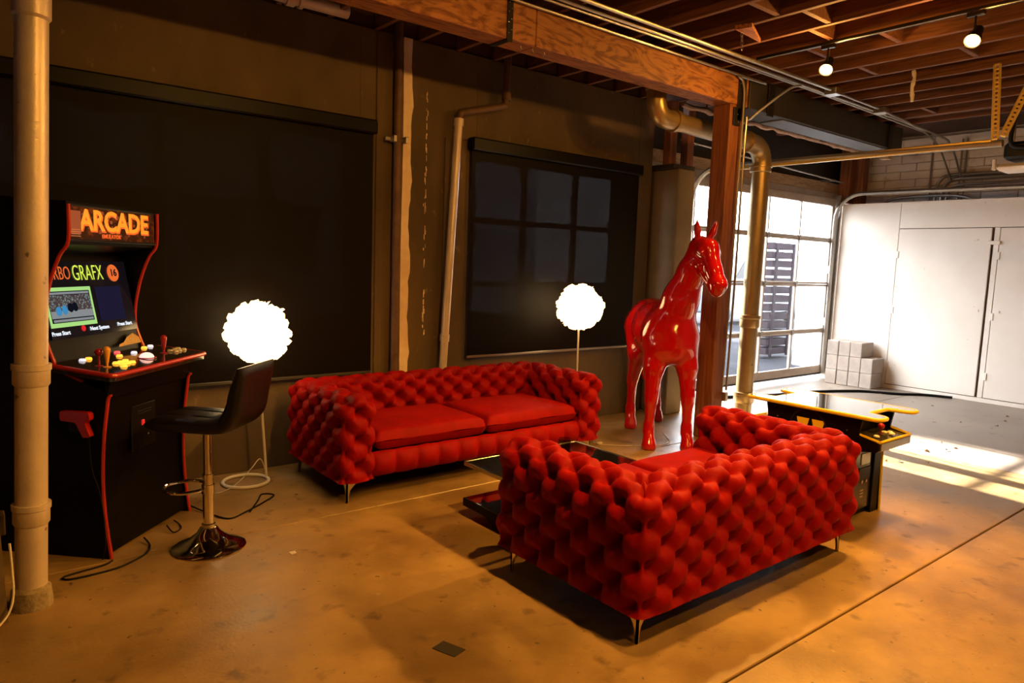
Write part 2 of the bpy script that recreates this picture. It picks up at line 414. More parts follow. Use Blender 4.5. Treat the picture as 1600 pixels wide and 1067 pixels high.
# ------------------------------------------------------------------ garage door (door_1)
DY = 5.5; DX0, DX1, DZ0, DZ1 = 6.34, 10.66, .10, 2.78
dr = sempty('door_1', (DX0, DY, 0))
cols = [6.37, 7.20, 8.03, 8.86, 9.69, 10.62]; zr = [.10, .765, 1.478, 2.15, 2.78]
for j in range(4):
    z0, z1 = zr[j], zr[j+1]
    lo = .12 if j == 0 else .035; hi = .11 if j == 3 else .035
    MB().box(((DX0+DX1)/2, DY, z0+lo/2), (DX1-DX0, .045, lo-.003), .006).build('section_rail', M_alu, dr, world=True)
    MB().box(((DX0+DX1)/2, DY, z1-hi/2), (DX1-DX0, .045, hi-.003), .006).build('section_rail', M_alu, dr, world=True)
    for i, x in enumerate(cols):
        wd = .075 if i in (0, 5) else .028
        MB().box((x, DY, (z0+lo+z1-hi)/2), (wd, .042, z1-hi-z0-lo), .005).build('stile', M_alu, dr, world=True)
    for i in range(5):
        MB().box(((cols[i]+cols[i+1])/2, DY+.012, (z0+lo+z1-hi)/2), (cols[i+1]-cols[i]-.03, .005, z1-hi-z0-lo), .0006).build('pane', M_glass, dr, world=True)
    if j:
        for x in cols[1:]:
            MB().box((x, DY-.03, z0), (.05, .02, .085), .004).build('hinge', M_galv, dr, world=True)
MB().box(((DX0+DX1)/2, DY, DZ0-.012), (DX1-DX0, .04, .026), .008).build('rubber_seal', M_black, dr, world=True)
struct('trim_4', MB().box((8.9, 5.62, 2.95), (5.0, .14, .15), .005), M_palewood)
struct('trim_5', MB().box((8.9, 5.60, 2.825), (5.0, .12, .10), .004), M_alu)
struct('trim_6', MB().box((8.9, 5.70, 3.37), (5.2, .14, .70), .004), M_dark)
struct('trim_7', MB().box((11.0, 5.42, 3.22), (.5, .16, 1.0), .004), M_post)
struct('trim_8', MB().box((10.71, 5.47, 1.42), (.06, .12, 2.84), .004), M_galv)
struct('trim_9', MB().box((11.0, 5.30, 3.1), (.16, .16, 1.0), .006), M_post)

# ------------------------------------------------------------------ outside the door
M_ground = mat('outdoor_asphalt', (.020, .021, .026), .9, col2=(.034, .034, .040), nscale=.8, spec=.02)
M_outwall = mat('outdoor_white_wall', (.72, .74, .78), .8)
M_fence = mat('outdoor_slat_wood', (.030, .022, .027), .85, col2=(.042, .032, .038), nscale=4, spec=.02)
struct('ground_outside', MB().box((8, 26, -.2), (70, 40.4, .3), .01), M_ground).name = 'ground'
t = thing('sun_blocker_building', 'unseen tall pale building added outside the garage door to block the sun', 'building', (4, 20, 0))  # out of view; added, its two heights set to bound the sun patch indoors
MB().box((2.2, 20, 3.85), (14.2, 4, 7.7), .02).build('wall', M_outwall, t, world=True)
MB().box((12.3, 20, 5.3), (6.0, 4, 10.6), .02).build('wall', M_outwall, t, world=True)
for k in range(6): MB().box((-2.5+k*1.9, 17.98, 2.2), (1.1, .06, 1.5), .01).build('window', M_dark, t, world=True)
t = thing('yard_wall', 'white outdoor wall behind the rightmost panes of the garage door', 'wall', (13.2, 6.45, 0))
MB().box((13.47, 6.45, 1.7), (3.6, .25, 3.4), .02).build('wall', M_outwall, t, world=True)
MB().box((13.47, 6.45, 3.43), (3.7, .32, .06), .02).build('coping', M_outwall, t, world=True)
t = thing('slat_stack', 'brown slatted timber stack outside, seen through the middle panes', 'timber', (12.7, 7.6, 0))
for k in range(13):
    MB().box((12.7+.02*math.sin(k*2), 7.6, .10+k*.17), (.86, .30, .125), .01).build('slat', M_fence, t, world=True)
for x in (12.4, 13.0): MB().box((x, 7.44, 1.1), (.08, .04, 2.2), .01).build('upright', M_fence, t, world=True)
t = thing('parked_van', 'pale parked van seen through the garage door glass', 'car', (20.4, 13.4, 0))
prof = rpoly([(17.4, .35), (17.4, 1.15), (18.5, 1.35), (19.15, 2.15), (23.0, 2.2), (23.1, .35)], [.1, .25, .3, .3, .2, .1])
MB().prism(prof, 12.6, 14.3, 'xz').build('body', mat('van_paint', (.12, .13, .15), .3), t, world=True)
for x in (18.3, 22.1):
    MB().lathe([(.20, 0), (.33, .02), (.33, .2), (.20, .22)], (x, 12.56, .33), 24, 'y').build('wheel', M_black, t, world=True)
MB().prism(rpoly([(18.75, 1.4), (19.25, 2.0), (20.2, 2.0), (20.2, 1.4)], .06), 12.585, 12.61, 'xz').build('window', M_black, t, world=True)

# ------------------------------------------------------------------ beams and posts
BY0 = 3.98
t = thing('wooden_beam', 'large orange fir ceiling beam running along above the sofas', 'beam', (2.0, BY0+.1, 3.17))
MB().box((.25, BY0+.1, 3.31), (6.12, .2, .28), .006).build('timber', M_beam, t, world=True)
MB().box((4.622, BY0+.1, 3.31), (2.616, .2, .28), .006).build('timber', M_beam, t, world=True)
mb = MB().box((3.07, BY0-.004, 3.30), (.05, .008, .30), .001); mb.box((3.07, BY0+.1, 3.166), (.05, .2, .008), .001)
sp = mb.build('steel_strap', M_steel, t, world=True)
for z in (3.22, 3.29, 3.36, 3.42):
    for dx in (-.012, .012): MB().sphere((3.07+dx, BY0-.009, z+dx), .005, 8, 5).build('bolt', M_chrome2, sp, world=True)
for k, x in enumerate((3.20, 3.31, 3.42)):
    mb = MB().tube(curve([(x, BY0+.03, 3.172), (x, BY0+.03, 3.15), (x+.012, BY0+.03, 3.138), (x, BY0+.03, 3.124), (x-.012, BY0+.03, 3.135)], 4), .0022, 6)
    mb.build('cup_hook', M_chrome2, t, world=True)
t = thing('timber_post', 'reddish square timber post under the end of the ceiling beam', 'post', (5.77, BY0+.1, 0))
MB().box((5.77, BY0+.1, 1.585), (.185, .19, 3.17), .008).build('timber', M_post, t, world=True)
mb = MB().box((5.82, BY0-.006, 3.24), (.12, .012, .42), .002); mb.box((5.76, BY0-.006, 3.06), (.10, .012, .16), .002)
br = mb.build('steel_bracket', M_steel, t, world=True)
for (x, z) in ((5.78, 3.36), (5.84, 3.3), (5.76, 3.08), (5.78, 3.01)): MB().sphere((x, BY0-.014, z), .008, 8, 5).build('bolt', M_chrome2, br, world=True)
MB().box((5.84, BY0-.03, .42), (.05, .05, .09), .008).build('outlet_box', M_conduit, t, world=True)
t = thing('dark_beam', 'black painted beam continuing past the timber post', 'beam', (7.5, BY0+.16, 3.17))
MB().box((7.62, BY0+.16, 3.31), (3.3, .30, .28), .006).build('timber', M_dark, t, world=True)
MB().box((7.85, BY0+.16, 3.163), (2.5, .26, .012), .002).build('lit_underside', M_greylit, t, world=True)  # thin sheet that paints the beam's grey-lit underside
for x in (6.3, 8.9): MB().box((x, BY0-.01, 3.29), (.10, .012, .30), .002).build('strap', M_steel, t, world=True)
MB().box((9.2, BY0+.16, 3.36), (.1, .1, .55), .004).build('end_block', M_palewood, t, world=True)
for (x, lab) in ((6.23, 'left of two red studs above the concrete door jamb'), (6.53, 'right of two red studs above the concrete door jamb')):
    tag(MB().box((x, 5.12, 3.11), (.12, .09, .68), .004).build('wall_stud', M_post), lab, 'stud')
# rough insulated pipe under the dark beam
pts = [(5.9+i*.12, 4.72+.008*math.sin(i*1.7), 3.30+.008*math.cos(i*2.3)) for i in range(34)]
mbi = MB()
for xx in (6.3, 7.4, 8.6): mbi.box((xx, 4.72, 3.365), (.03, .004, .15), .001)
tag(mbi.tube(pts, [.028+.007*math.sin(i*2.1)+.004*rng.standard_normal() for i in range(34)], 10).build('insulated_pipe', mat('foam_wrap', (.36, .20, .12), .9, col2=(.50, .33, .22), nscale=20, bump=.6, bscale=60)),
    'lumpy wrapped pipe running along below the black beam', 'pipe')
for (y, z, x0, x1, lab) in ((5.35, 3.13, 6.7, 10.6, 'thin bright rod running above the garage door header'),):
    tag(MB().cyl((x0, y, z), (x1, y, z-.12), .012, n=10).box((x0+.3, y+.1, z-.01), (.03, .22, .03), .002).box((x1-.3, y+.1, z-.11), (.03, .22, .03), .002).build('steel_rod', M_conduit), lab, 'rod')

# ------------------------------------------------------------------ pipes
def coupling(mb_list, parent, c, r, h, m, axis=Vector((0, 0, 1))):
    pass
def vpipe(name, label, base, top, r, m, cups):
    t = thing(name, label, 'pipe', base)
    B, T = Vector(base), Vector(top); D = (T-B)
    MB().cyl(B, T, r, n=28).build('pipe_length', m, t, world=True)
    for (z, rr, hh) in cups:
        p = B+D*(z/D.z); q = B+D*((z+hh)/D.z); e = B+D*((z+hh*.72)/D.z); e2 = B+D*((z+hh*.75)/D.z); e3 = B+D*((z+.012)/D.z)
        mb = MB().tube([p, e3, e, e2, q], [r*1.02, rr*.94, rr*.94, rr, rr], 28)
        mb.build('coupling', m, t, world=True)
    return t
base = (.222, 3.74, 0); topz = 3.72; top = (.222+.0345*topz, 3.74, topz)
t = vpipe('drain_pipe', 'thick grey-painted drain pipe standing left of the arcade cabinet', base, top, .0635, M_pipe, ((1.02, .077, .10), (.385, .077, .10), (2.60, .078, .16)))
MB().lathe([(.084, 0), (.084, .03), (.080, .06), (.078, .085), (.064, .10)], (.224, 3.74, 0), 24).build('floor_collar', mat('crumbly_mortar', (.20, .15, .09), .9, col2=(.33, .26, .17), nscale=25, bump=.8, bscale=50), t, world=True)
# big bronze pipe: down from ceiling, along, elbow, to the floor
PY = 4.40; R2 = .093
t = thing('waste_pipe', 'bronze drain pipe bending down from the ceiling beside the timber post', 'pipe', (6.87, PY, 0))
MB().cyl((6.87, PY, 0), (6.87+.02, PY, 2.76), R2, n=28).build('pipe_length', M_pipe2, t, world=True)
el = [(6.89, PY, 2.70)]+[(6.70+.19*math.cos(a), PY, 2.79+.19*math.sin(a)) for a in np.linspace(0, PI/2, 9)]+[(6.62, PY, 2.985)]
MB().tube(el, R2*1.08, 28).build('elbow', M_pipe2, t, world=True)
MB().cyl((6.62, PY, 2.985), (5.36, PY, 3.02), R2*.9, n=28).build('pipe_length', M_pipe2, t, world=True)
el = [(5.42, PY, 3.02)]+[(5.27-.15*math.sin(a), PY, 3.17-.15*math.cos(a)) for a in np.linspace(0, PI/2, 9)]+[(5.12, PY, 3.26)]
MB().tube(el, R2*.98, 28).build('elbow', M_pipe2, t, world=True)
MB().cyl((5.12, PY, 3.24), (5.12, PY, 3.72), R2*.9, n=28).build('pipe_length', M_pipe2, t, world=True)
for (p, q, rr) in (((6.88, PY, 2.70), (6.88, PY, 2.77), R2*1.28), ((6.88, PY, 1.02), (6.88, PY, 1.16), R2*1.22), ((6.87, PY, .18), (6.87, PY, .30), R2*1.28), ((6.64, PY, 2.985), (6.56, PY, 2.987), R2*1.2), ((5.44, PY, 3.02), (5.36, PY, 3.02), R2*1.15), ((5.12, PY, 3.25), (5.12, PY, 3.30), R2*1.2)):
    p, q = Vector(p), Vector(q)
    MB().tube([p, p+(q-p)*.1, p+(q-p)*.7, p+(q-p)*.75, q], [rr*.86, rr*.93, rr*.93, rr, rr], 28).build('coupling', M_pipe2, t, world=True)
# wall vent pipe with an elbow dog-leg
t = thing('vent_pipe', 'slim pale pipe with a rusty elbow on the wall between the two shades', 'pipe', (3.37, 5.19, 0))
MB().cyl((3.345, 5.19, 0), (3.485, 5.19, 2.86), .036, n=16).build('pipe_length', M_pipe, t, world=True)
MB().tube(curve([(3.487, 5.19, 2.84), (3.495, 5.19, 2.90), (3.54, 5.19, 2.925), (3.92, 5.17, 3.03), (3.965, 5.17, 3.06), (3.975, 5.17, 3.12)], 5), .030, 14).build('elbow', M_rustpipe, t, world=True)
MB().cyl((3.975, 5.17, 3.10), (3.99, 5.17, 3.72), .033, n=14).build('pipe_length', M_rustpipe, t, world=True)
for (x, z) in ((3.483, 2.80), (3.39, .93)): MB().cyl((x, 5.19, z), (x+.003, 5.19, z+.06), .043, n=16).build('coupling', M_pipe, t, world=True)
MB().cyl((3.977, 5.17, 3.09), (3.98, 5.17, 3.16), .042, n=16).build('coupling', M_rustpipe, t, world=True)
t = thing('wall_pipe', 'thin dark brown pipe beside the pale wall strip', 'pipe', (2.915, 5.235, 0))
MB().cyl((2.915, 5.235, 0), (2.915, 5.235, 3.72), .033, n=16).build('pipe_length', M_rustpipe, t, world=True)
mb = MB().box((2.9, 5.24, 2.61), (.20, .03, .03), .003); mb.box((2.86, 5.20, 2.61), (.03, .06, .05), .003); mb.box((2.97, 5.20, 2.61), (.03, .06, .05), .003)
mb.build('pipe_clamp', M_galv, t, world=True)
t = thing('ceiling_pipe', 'horizontal pipe with couplings high on the wall above the left shade', 'pipe', (1.6, 5.1, 3.5))
MB().cyl((-1.2, 5.1, 3.46), (2.4, 5.1, 3.46), .05, n=18).build('pipe_length', M_pipe, t, world=True)
for x in (1.47, 1.93):
    MB().cyl((x, 5.1, 3.46), (x+.06, 5.1, 3.46), .066, n=18).build('coupling', M_pipe, t, world=True)
    MB().cyl((x+.09, 5.1, 3.46), (x+.12, 5.1, 3.46), .066, n=18).build('coupling', M_pipe, t, world=True)

# conduits along the beam
def conduit(label, pts, r=.013, name='conduit', m=M_conduit, group=None, straps=()):
    return tag(MB().tube(curve(pts, 6) if len(pts) > 2 else pts, r, 10).build(name, m), label, 'conduit', group)
conduit('steel conduit along the beam top bending down the timber post', [(-2, 3.945, 3.42), (5.55, 3.945, 3.42), (5.70, 3.945, 3.405), (5.80, 3.945, 3.33), (5.815, 3.945, 3.0), (5.80, 3.945, 1.6), (5.78, 3.945, .47)], .011)
conduit('second conduit angling from the ceiling run down the timber post', [(6.35, 3.70, 3.395), (6.2, 3.74, 3.34), (5.92, 3.93, 3.06), (5.875, 3.945, 2.95), (5.87, 3.945, 1.6), (5.85, 3.945, .48)], .011)
conduit('thickest ceiling conduit, farthest from the wooden beam', [(-2, 3.60, 3.42), (6.75, 3.62, 3.42)], .016)
conduit('thin conduit with a bright edge, middle of the ceiling conduits', [(1.0, 3.79, 3.425), (3.0, 3.80, 3.425), (6.2, 3.775, 3.425), (9.5, 3.83, 3.42)], .010)
conduit('brassy conduit next to the thickest one under the joists', [(1.0, 3.74, 3.435), (3.0, 3.75, 3.435), (6.2, 3.735, 3.425), (9.6, 3.78, 3.42), (10.4, 3.85, 3.36), (11.1, 3.95, 3.05)], .014)
conduit('short conduit between the two junction boxes', [(6.95, 3.64, 3.42), (7.85, 3.66, 3.42)], .012)
conduit('conduit from the far junction box to the block wall', [(8.05, 3.68, 3.42), (8.9, 3.75, 3.42), (10.2, 3.95, 3.38), (11.2, 4.1, 3.02)], .012)
def jbox(loc, label):
    t = thing('junction_box', label, 'junction box', loc)
    MB().box((0, 0, 0), (.12, .12, .055), .006).build('box', M_conduit, t); MB().box((0, 0, -.03), (.125, .125, .005), .002).build('cover', M_conduit, t)
jbox((6.84, 3.64, 3.415), 'near junction box on the ceiling conduits by the track light'); jbox((7.95, 3.67, 3.415), 'far junction box on the ceiling conduits')
# chains and strips hanging from joists
t = thing('hanging_chain', 'short chain hanging from the joists left of the spotlights', 'chain', (4.72, 3.28, 3.6))
for k in range(9):
    c = Vector((4.70+.004*k, 3.26, 3.56-.031*k)); a = k % 2
    ring = [c+Vector((.009*math.cos(q)*(1-a), .009*math.cos(q)*a, .022*math.sin(q))) for q in np.linspace(0, 2*PI, 11)[:-1]]
    MB().tube(ring, .0025, 6, closed=True).build('link', M_conduit, t, world=True)
pts = [(6.75+.012*math.sin(k*1.1), 2.86+.006*math.cos(k), 3.46-.03*k) for k in range(10)]
tag(MB().tube(pts, [.016+.004*math.sin(k*2) for k in range(10)], 8).build('hanging_strip', M_cordw), 'pale crumpled strip hanging from the joists between the spotlights', 'strip')
o = MB().prism([(4.63, 3.26), (4.665, 3.14), (5.03, 3.30)], 3.418, 3.449, 'xy').build('wood_gusset', M_beam)
tag(o, 'triangular orange wood offcut fixed under two joists', 'wood block')

# ------------------------------------------------------------------ track light
TX = 5.455
t = thing('track_rail', 'black lighting track running across the joists', 'track', (TX, .6, 3.43))
MB().box((TX, .3, 3.437), (.036, 6.6, .024), .003).build('rail', M_black, t, world=True)
MB().box((TX-.012, .3, 3.424), (.004, 6.5, .003), .001).build('contact_strip', M_conduit, t, world=True)
t2 = thing('track_rail', 'black lighting track above the near sofa outside the picture', 'track', (2.3, -.6, 3.43))
MB().box((2.3, -.6, 3.437), (.036, 5.6, .024), .003).build('rail', M_black, t2, world=True)
def spot(loc, aim, label, W, name='track_spotlight', angle=100):
    t = thing(name, label, 'spotlight', loc)
    d = (Vector(aim)-Vector(loc)).normalized(); Q = d.to_track_quat('Z', 'Y').to_matrix()
    mb = MB().lathe([(.022, -.12), (.034, -.10), (.036, -.04), (.05, 0), (.053, .035), (.047, .035), (.044, .02)], (0, 0, 0), 20)
    mb.v = [tuple(Q @ Vector(p)) for p in mb.v]; mb.build('housing', M_black, t)
    mb = MB().lathe([(.001, .030), (.03, .030), (.0445, .024), (.0445, .018), (.001, .018)], (0, 0, 0), 20)
    mb.v = [tuple(Q @ Vector(p)) for p in mb.v]; mb.build('lens', M_bulb, t)
    h = 3.425-loc[2]
    mb = MB().cyl((0, 0, .02), (0, 0, h-.02), .008, n=10); mb.box((0, 0, h-.016), (.035, .11, .03), .004); mb.build('stem', M_black, t)
    L = lamp('spot_light', 'SPOT', Vector(loc)+d*.045, W, WARM, aim=Vector(loc)+d, spot_size=math.radians(angle), spot_blend=.55, shadow_soft_size=.04)
    lamp('bulb_light', 'POINT', Vector(loc)+d*.075, W*.11, WARM, shadow_soft_size=.035)
    return t
spot((TX, 2.97, 3.25), (2.6, 2.2, .2), 'lit track spotlight farther along the ceiling track', TRACK_W*14)
spot((TX, 1.95, 3.25), (2.9, 1.9, .6), 'bright track spotlight nearest the right edge', TRACK_W*14)
spot((TX, .3, 3.25), (3.4, 1.4, .0), 'track spotlight outside the picture on the right', TRACK_W*10)
spot((2.3, 1.9, 3.25), (3.6, 2.1, .3), 'near track spotlight above the loveseat corner', TRACK_W*9)
spot((2.3, .4, 3.25), (1.9, 3.9, .4), 'near track spotlight turned to the big sofa', TRACK_W*9)
spot((2.3, -.9, 3.25), (2.6, 1.2, .3), 'near track spotlight turned to the loveseat back', TRACK_W*5)

# ------------------------------------------------------------------ tufted sofas
def np_mesh(name, V, F, m, parent, smooth=180):
    me = bpy.data.meshes.new(name); me.from_pydata(V.tolist(), [], F.tolist() if hasattr(F, 'tolist') else F); me.materials.append(m)
    me.shade_smooth()
    if smooth < 180: me.set_sharp_from_angle(angle=math.radians(smooth))
    o = bpy.data.objects.new(name, me); COL.objects.link(o); o.parent = parent; return o
def tuft(u, v, pu, pv, edge=True):
    a = u/pu+v/pv; b = u/pu-v/pv
    s = np.abs(np.sin(PI*a)*np.sin(PI*b))
    
    ra = a-np.round(a); rb = b-np.round(b)
    du = (ra+rb)/2*pu; dv = (ra-rb)/2*pv
    r = np.sqrt(du*du+dv*dv); r = np.where((np.round(a)+np.round(b))/2 < .1, 1., r) if edge else r
    c = np.minimum(np.abs(np.sin(PI*a)), np.abs(np.sin(PI*b))); th = np.arctan2(dv, du)
    fade = np.clip((np.abs(u)-.25*pu-.015)/.045, 0, 1) if edge else 1.
    return .011*(1+fade*(s**.5-1))-.0125*fade*np.exp(-(c/.13)**1.1)-.080*np.exp(-(r/.034)**1.3)+.0036*np.cos(9*th)*np.exp(-((r-.040)/.018)**2)+.034
def grid_faces(n, m, off=0):
    i, j = np.meshgrid(np.arange(n-1), np.arange(m-1), indexing='ij')
    a = (i*m+j).ravel()+off
    return np.stack([a, a+m, a+m+1, a+1], 1)
def vnormals(V, F):
    N = np.zeros_like(V)
    fn = np.cross(V[F[:, 2]]-V[F[:, 0]], V[F[:, 3]]-V[F[:, 1]])
    for k in range(4): np.add.at(N, F[:, k], fn)
    return N/np.maximum(np.linalg.norm(N, axis=1, keepdims=True), 1e-12)
def weld(V, F):
    key = np.round(V/2e-4).astype(np.int64); _, first, inv = np.unique(key, axis=0, return_index=True, return_inverse=True)
    inv = inv.reshape(-1)
    return V[first], inv[F], first
def make_sofa(root, L, D, H=.725, T=.27, nback=10, narm=5):
    z0, zin, R, rc, st = .15, .152, .105, .075, .0105
    prof = [(0., z) for z in np.linspace(z0, H-R, int((H-R-z0)/st))]
    prof += [(R-R*math.cos(t), H-R+R*math.sin(t)) for t in np.linspace(0, PI/2, 14)[1:]]
    prof += [(d, H) for d in np.linspace(R, T-R, 6)[1:]]
    prof += [(T-R+R*math.sin(t), H-R+R*math.cos(t)) for t in np.linspace(0, PI/2, 14)[1:]]
    prof += [(T, z) for z in np.linspace(H-R, zin, int((H-R-zin)/st))[1:]]
    prof = np.array(prof); P = len(prof)
    varc = np.concatenate([[0], np.cumsum(np.linalg.norm(np.diff(prof, axis=0), axis=1))])
    pub, pua, pv = (L+.09)/nback, (D+.045)/narm, .178
    vv = varc+pv*.25
    corner = lambda q, d: None
    def place(dd, along):
        """plan position on the left arm: dd from the outer side, along from the rear; rounded rear outer corner"""
        r = np.maximum(rc-dd, .003); e = np.clip((along-dd)/r, 0, 1); ph = (1-e)*PI/4
        inside = (along-dd) < r
        x = np.where(inside, dd+r-r*np.cos(ph), dd); y = np.where(inside, dd+r-r*np.sin(ph), along)
        return x, y
    parts = []
    Rf = .06
    # arm (left): stations along y, from the mitre to D-Rf, then the cap
    ns = int(D/st); sgrid = np.linspace(0, 1, ns)
    dd = prof[None, :, 0]; zz = np.broadcast_to(prof[None, :, 1], (ns, P))
    along = dd+(D-Rf-dd)*sgrid[:, None]
    X, Y = place(np.broadcast_to(dd, along.shape), along)
    Va = np.stack([X, Y, zz], -1).reshape(-1, 3); Ua = along.reshape(-1); Vv = np.broadcast_to(vv[None, :], (ns, P)).reshape(-1)
    soft = lambda q: np.abs(q)*np.abs(q)/(np.abs(q)+.03)
    Ha = tuft(soft(Ua)+pua*.25+.015, Vv, pua, pv)
    Fa = grid_faces(ns, P)
    # front cap rings toward the medial line
    cx = np.full(P, T/2); cz = np.clip(prof[:, 1], z0, H-T/2)
    K = 22; rim = Va[(ns-1)*P:]; rings = []; rh = []
    rimh = Ha[(ns-1)*P:]
    for k in range(1, K+1):
        t = k/K; e = min(1, t/.40); a = e*PI/2
        shr = 1-((T/2-Rf*.9)/(T/2))          # how far the rounding eats inwards
        f = 1-(shr*(1-math.cos(a)) if t <= .40 else shr+(1.02-shr)*(t-.40)/.60)
        x = cx+(prof[:, 0]-cx)*f; z = cz+(prof[:, 1]-cz)*f
        y = D-Rf+Rf*math.sin(a)
        rings.append(np.stack([x, np.full(P, y), z], -1))
        hc = tuft(np.abs(x-T/2)+0*x, z-z0+pv*.42, .20, pv*1.02, False)
        bl = min(1, t/.35); bl = bl*bl*(3-2*bl)
        rh.append(rimh*(1-bl)+hc*bl)
    Vc = np.concatenate([rim]+rings); Hc = np.concatenate([rimh]+rh); Fc = grid_faces(K+1, P)
    VA = np.concatenate([Va, Vc]); HA = np.concatenate([Ha, Hc]); FA = np.concatenate([Fa, Fc+len(Va)])
    # back: mirror trick -> x along, y depth
    nb = int(L/st); sg = np.linspace(0, 1, nb); zzb = np.broadcast_to(prof[None, :, 1], (nb, P))
    alx = dd+(L-2*dd)*sg[:, None]; ddb = np.broadcast_to(dd, alx.shape)
    y1, x1 = place(ddb, np.minimum(alx, L-alx)); Xb = np.where(alx <= L/2, x1, L-x1); Yb = y1
    VB = np.stack([Xb, Yb, zzb], -1).reshape(-1, 3); um = np.minimum(alx, L-alx).reshape(-1)
    HB = tuft(soft(um)+pub*.25+.015, np.broadcast_to(vv[None, :], (nb, P)).reshape(-1), pub, pv)
    FB = grid_faces(nb, P)[:, ::-1]
    VR = VA.copy(); VR[:, 0] = L-VR[:, 0]; FR = FA[:, ::-1]
    V = np.concatenate([VA, VB, VR]); Hh = np.concatenate([HA, HB, HA]); F = np.concatenate([FA, FB+len(VA), FR+len(VA)+len(VB)])
    pid = np.concatenate([np.zeros(len(FA)), np.ones(len(FB)), 2*np.ones(len(FR))]).astype(int)
    V, F, first = weld(V, F); Hh = Hh[first]
    ok = (F[:, 0] != F[:, 1]) & (F[:, 1] != F[:, 2]) & (F[:, 2] != F[:, 3]) & (F[:, 3] != F[:, 0]); F = F[ok]; pid = pid[ok]
    N = vnormals(V, F)
    cen = np.array([T/2, D/2, .4])
    # orient outward: outer left side must point to -x
    k = np.argmin(np.abs(V[:, 0])+np.abs(V[:, 1]-D/2)+np.abs(V[:, 2]-.4))
    if N[k, 0] > 0: N = -N; F = F[:, ::-1]
    # uneven hand-pulled upholstery
    jit = .006*np.sin(V[:, 0]*23+V[:, 2]*17)*np.sin(V[:, 1]*19+V[:, 2]*11)
    fadeb = np.clip((V[:, 2]-z0)/.03, 0, 1)
    V2 = V+N*((Hh-.036+jit)*(.35+.65*fadeb))[:, None]
    # soften
    for it in range(1):
        acc = np.zeros_like(V2); cnt = np.zeros(len(V2))
        for a in range(4):
            i, j = F[:, a], F[:, (a+1) % 4]
            np.add.at(acc, i, V2[j]); np.add.at(acc, j, V2[i]); np.add.at(cnt, i, 1); np.add.at(cnt, j, 1)
        V2 = V2*.6+.4*acc/np.maximum(cnt, 1)[:, None]
    near = ((V[:, 0] < .07) | (V[:, 0] > L-.07)) & (V[:, 1] < .07)
    for it in range(8):
        acc = np.zeros_like(V2); cnt = np.zeros(len(V2))
        for a in range(4):
            i, j = F[:, a], F[:, (a+1) % 4]
            np.add.at(acc, i, V2[j]); np.add.at(acc, j, V2[i]); np.add.at(cnt, i, 1); np.add.at(cnt, j, 1)
        V2 = np.where((near & (cnt > 6))[:, None], V2*.5+.5*acc/np.maximum(cnt, 1)[:, None], V2)
    N2 = vnormals(V2, F)
    for p, nm in ((0, 'arm'), (1, 'backrest'), (2, 'arm')):
        Fp = F[pid == p]; u, inv = np.unique(Fp, return_inverse=True)
        o = np_mesh(nm, V2[u], inv.reshape(Fp.shape), M_velvet, root)
        o.data.normals_split_custom_set_from_vertices(N2[u].tolist())
    # underside
    mb = MB().box((L/2, D/2, z0+.012), (L-.24, D-.24, .03), .008); mb.build('bottom_panel', M_black, root)
    # front rail: one row of square puffs
    n1, n2 = int((L-2*T)/.012), 26
    npf = round((L-2*T)/.165)
    us = np.linspace(0, 1, n1); ps = np.linspace(0, 1, n2)
    zr0, zr1 = z0+.005, .325
    pv_ = np.linspace(0, 1, n2); ang = (pv_-.5)*PI
    yy = .025*np.sign(np.cos(ang))*np.abs(np.cos(ang))**.5; zq = zr0+(zr1-zr0)*pv_
    hpu = np.abs(np.sin(PI*us*npf))**.38
    hh = hpu[:, None]*np.abs(np.sin(PI*pv_))[None, :]**.5
    Vr = np.stack([np.broadcast_to((T-.02+us*(L-2*T+.04))[:, None], (n1, n2)), D-.075+yy[None, :]+.05*hh, np.broadcast_to(zq[None, :], (n1, n2))+.012*(hpu[:, None]-.6)*(pv_[None, :]-.3)], -1).reshape(-1, 3)
    np_mesh('front_rail', Vr, grid_faces(n1, n2)[:, ::-1], M_velvet, root)
    # two loose seat cushions
    wc = (L-2*T)/2
    for k in range(2):
        n = 40; g = np.linspace(-1, 1, n)
        A, B = np.meshgrid(g, g, indexing='ij'); sh = lambda q: np.sign(q)*(1-(1-np.abs(q))**2.2)
        def face(sgn):
            ed = np.maximum(np.abs(A), np.abs(B)); fall = np.clip((1-ed)/.16, 0, 1); rnd = np.sqrt(1-(1-fall)**2)
            zc = sgn*(.070*rnd+.016*(1-A**2)*(1-B**2)+.004*np.sin(A*5+k)*np.sin(B*4))
            e2 = 1-.012*(1-rnd)
            return np.stack([T+wc*(k+.5)+A*(wc/2-.004)*1.0, T-.01+(D-.045-T)/2+B*(D-.03-T)/2, .398+zc], -1).reshape(-1, 3)
        Vt, Vb = face(1), face(-1); Fg = grid_faces(n, n)
        Vx = np.concatenate([Vt, Vb]); Fx = np.concatenate([Fg, Fg[:, ::-1]+n*n]); Vx, Fx, _ = weld(Vx, Fx)
        np_mesh('seat_cushion', Vx, Fx, M_velvet, root)
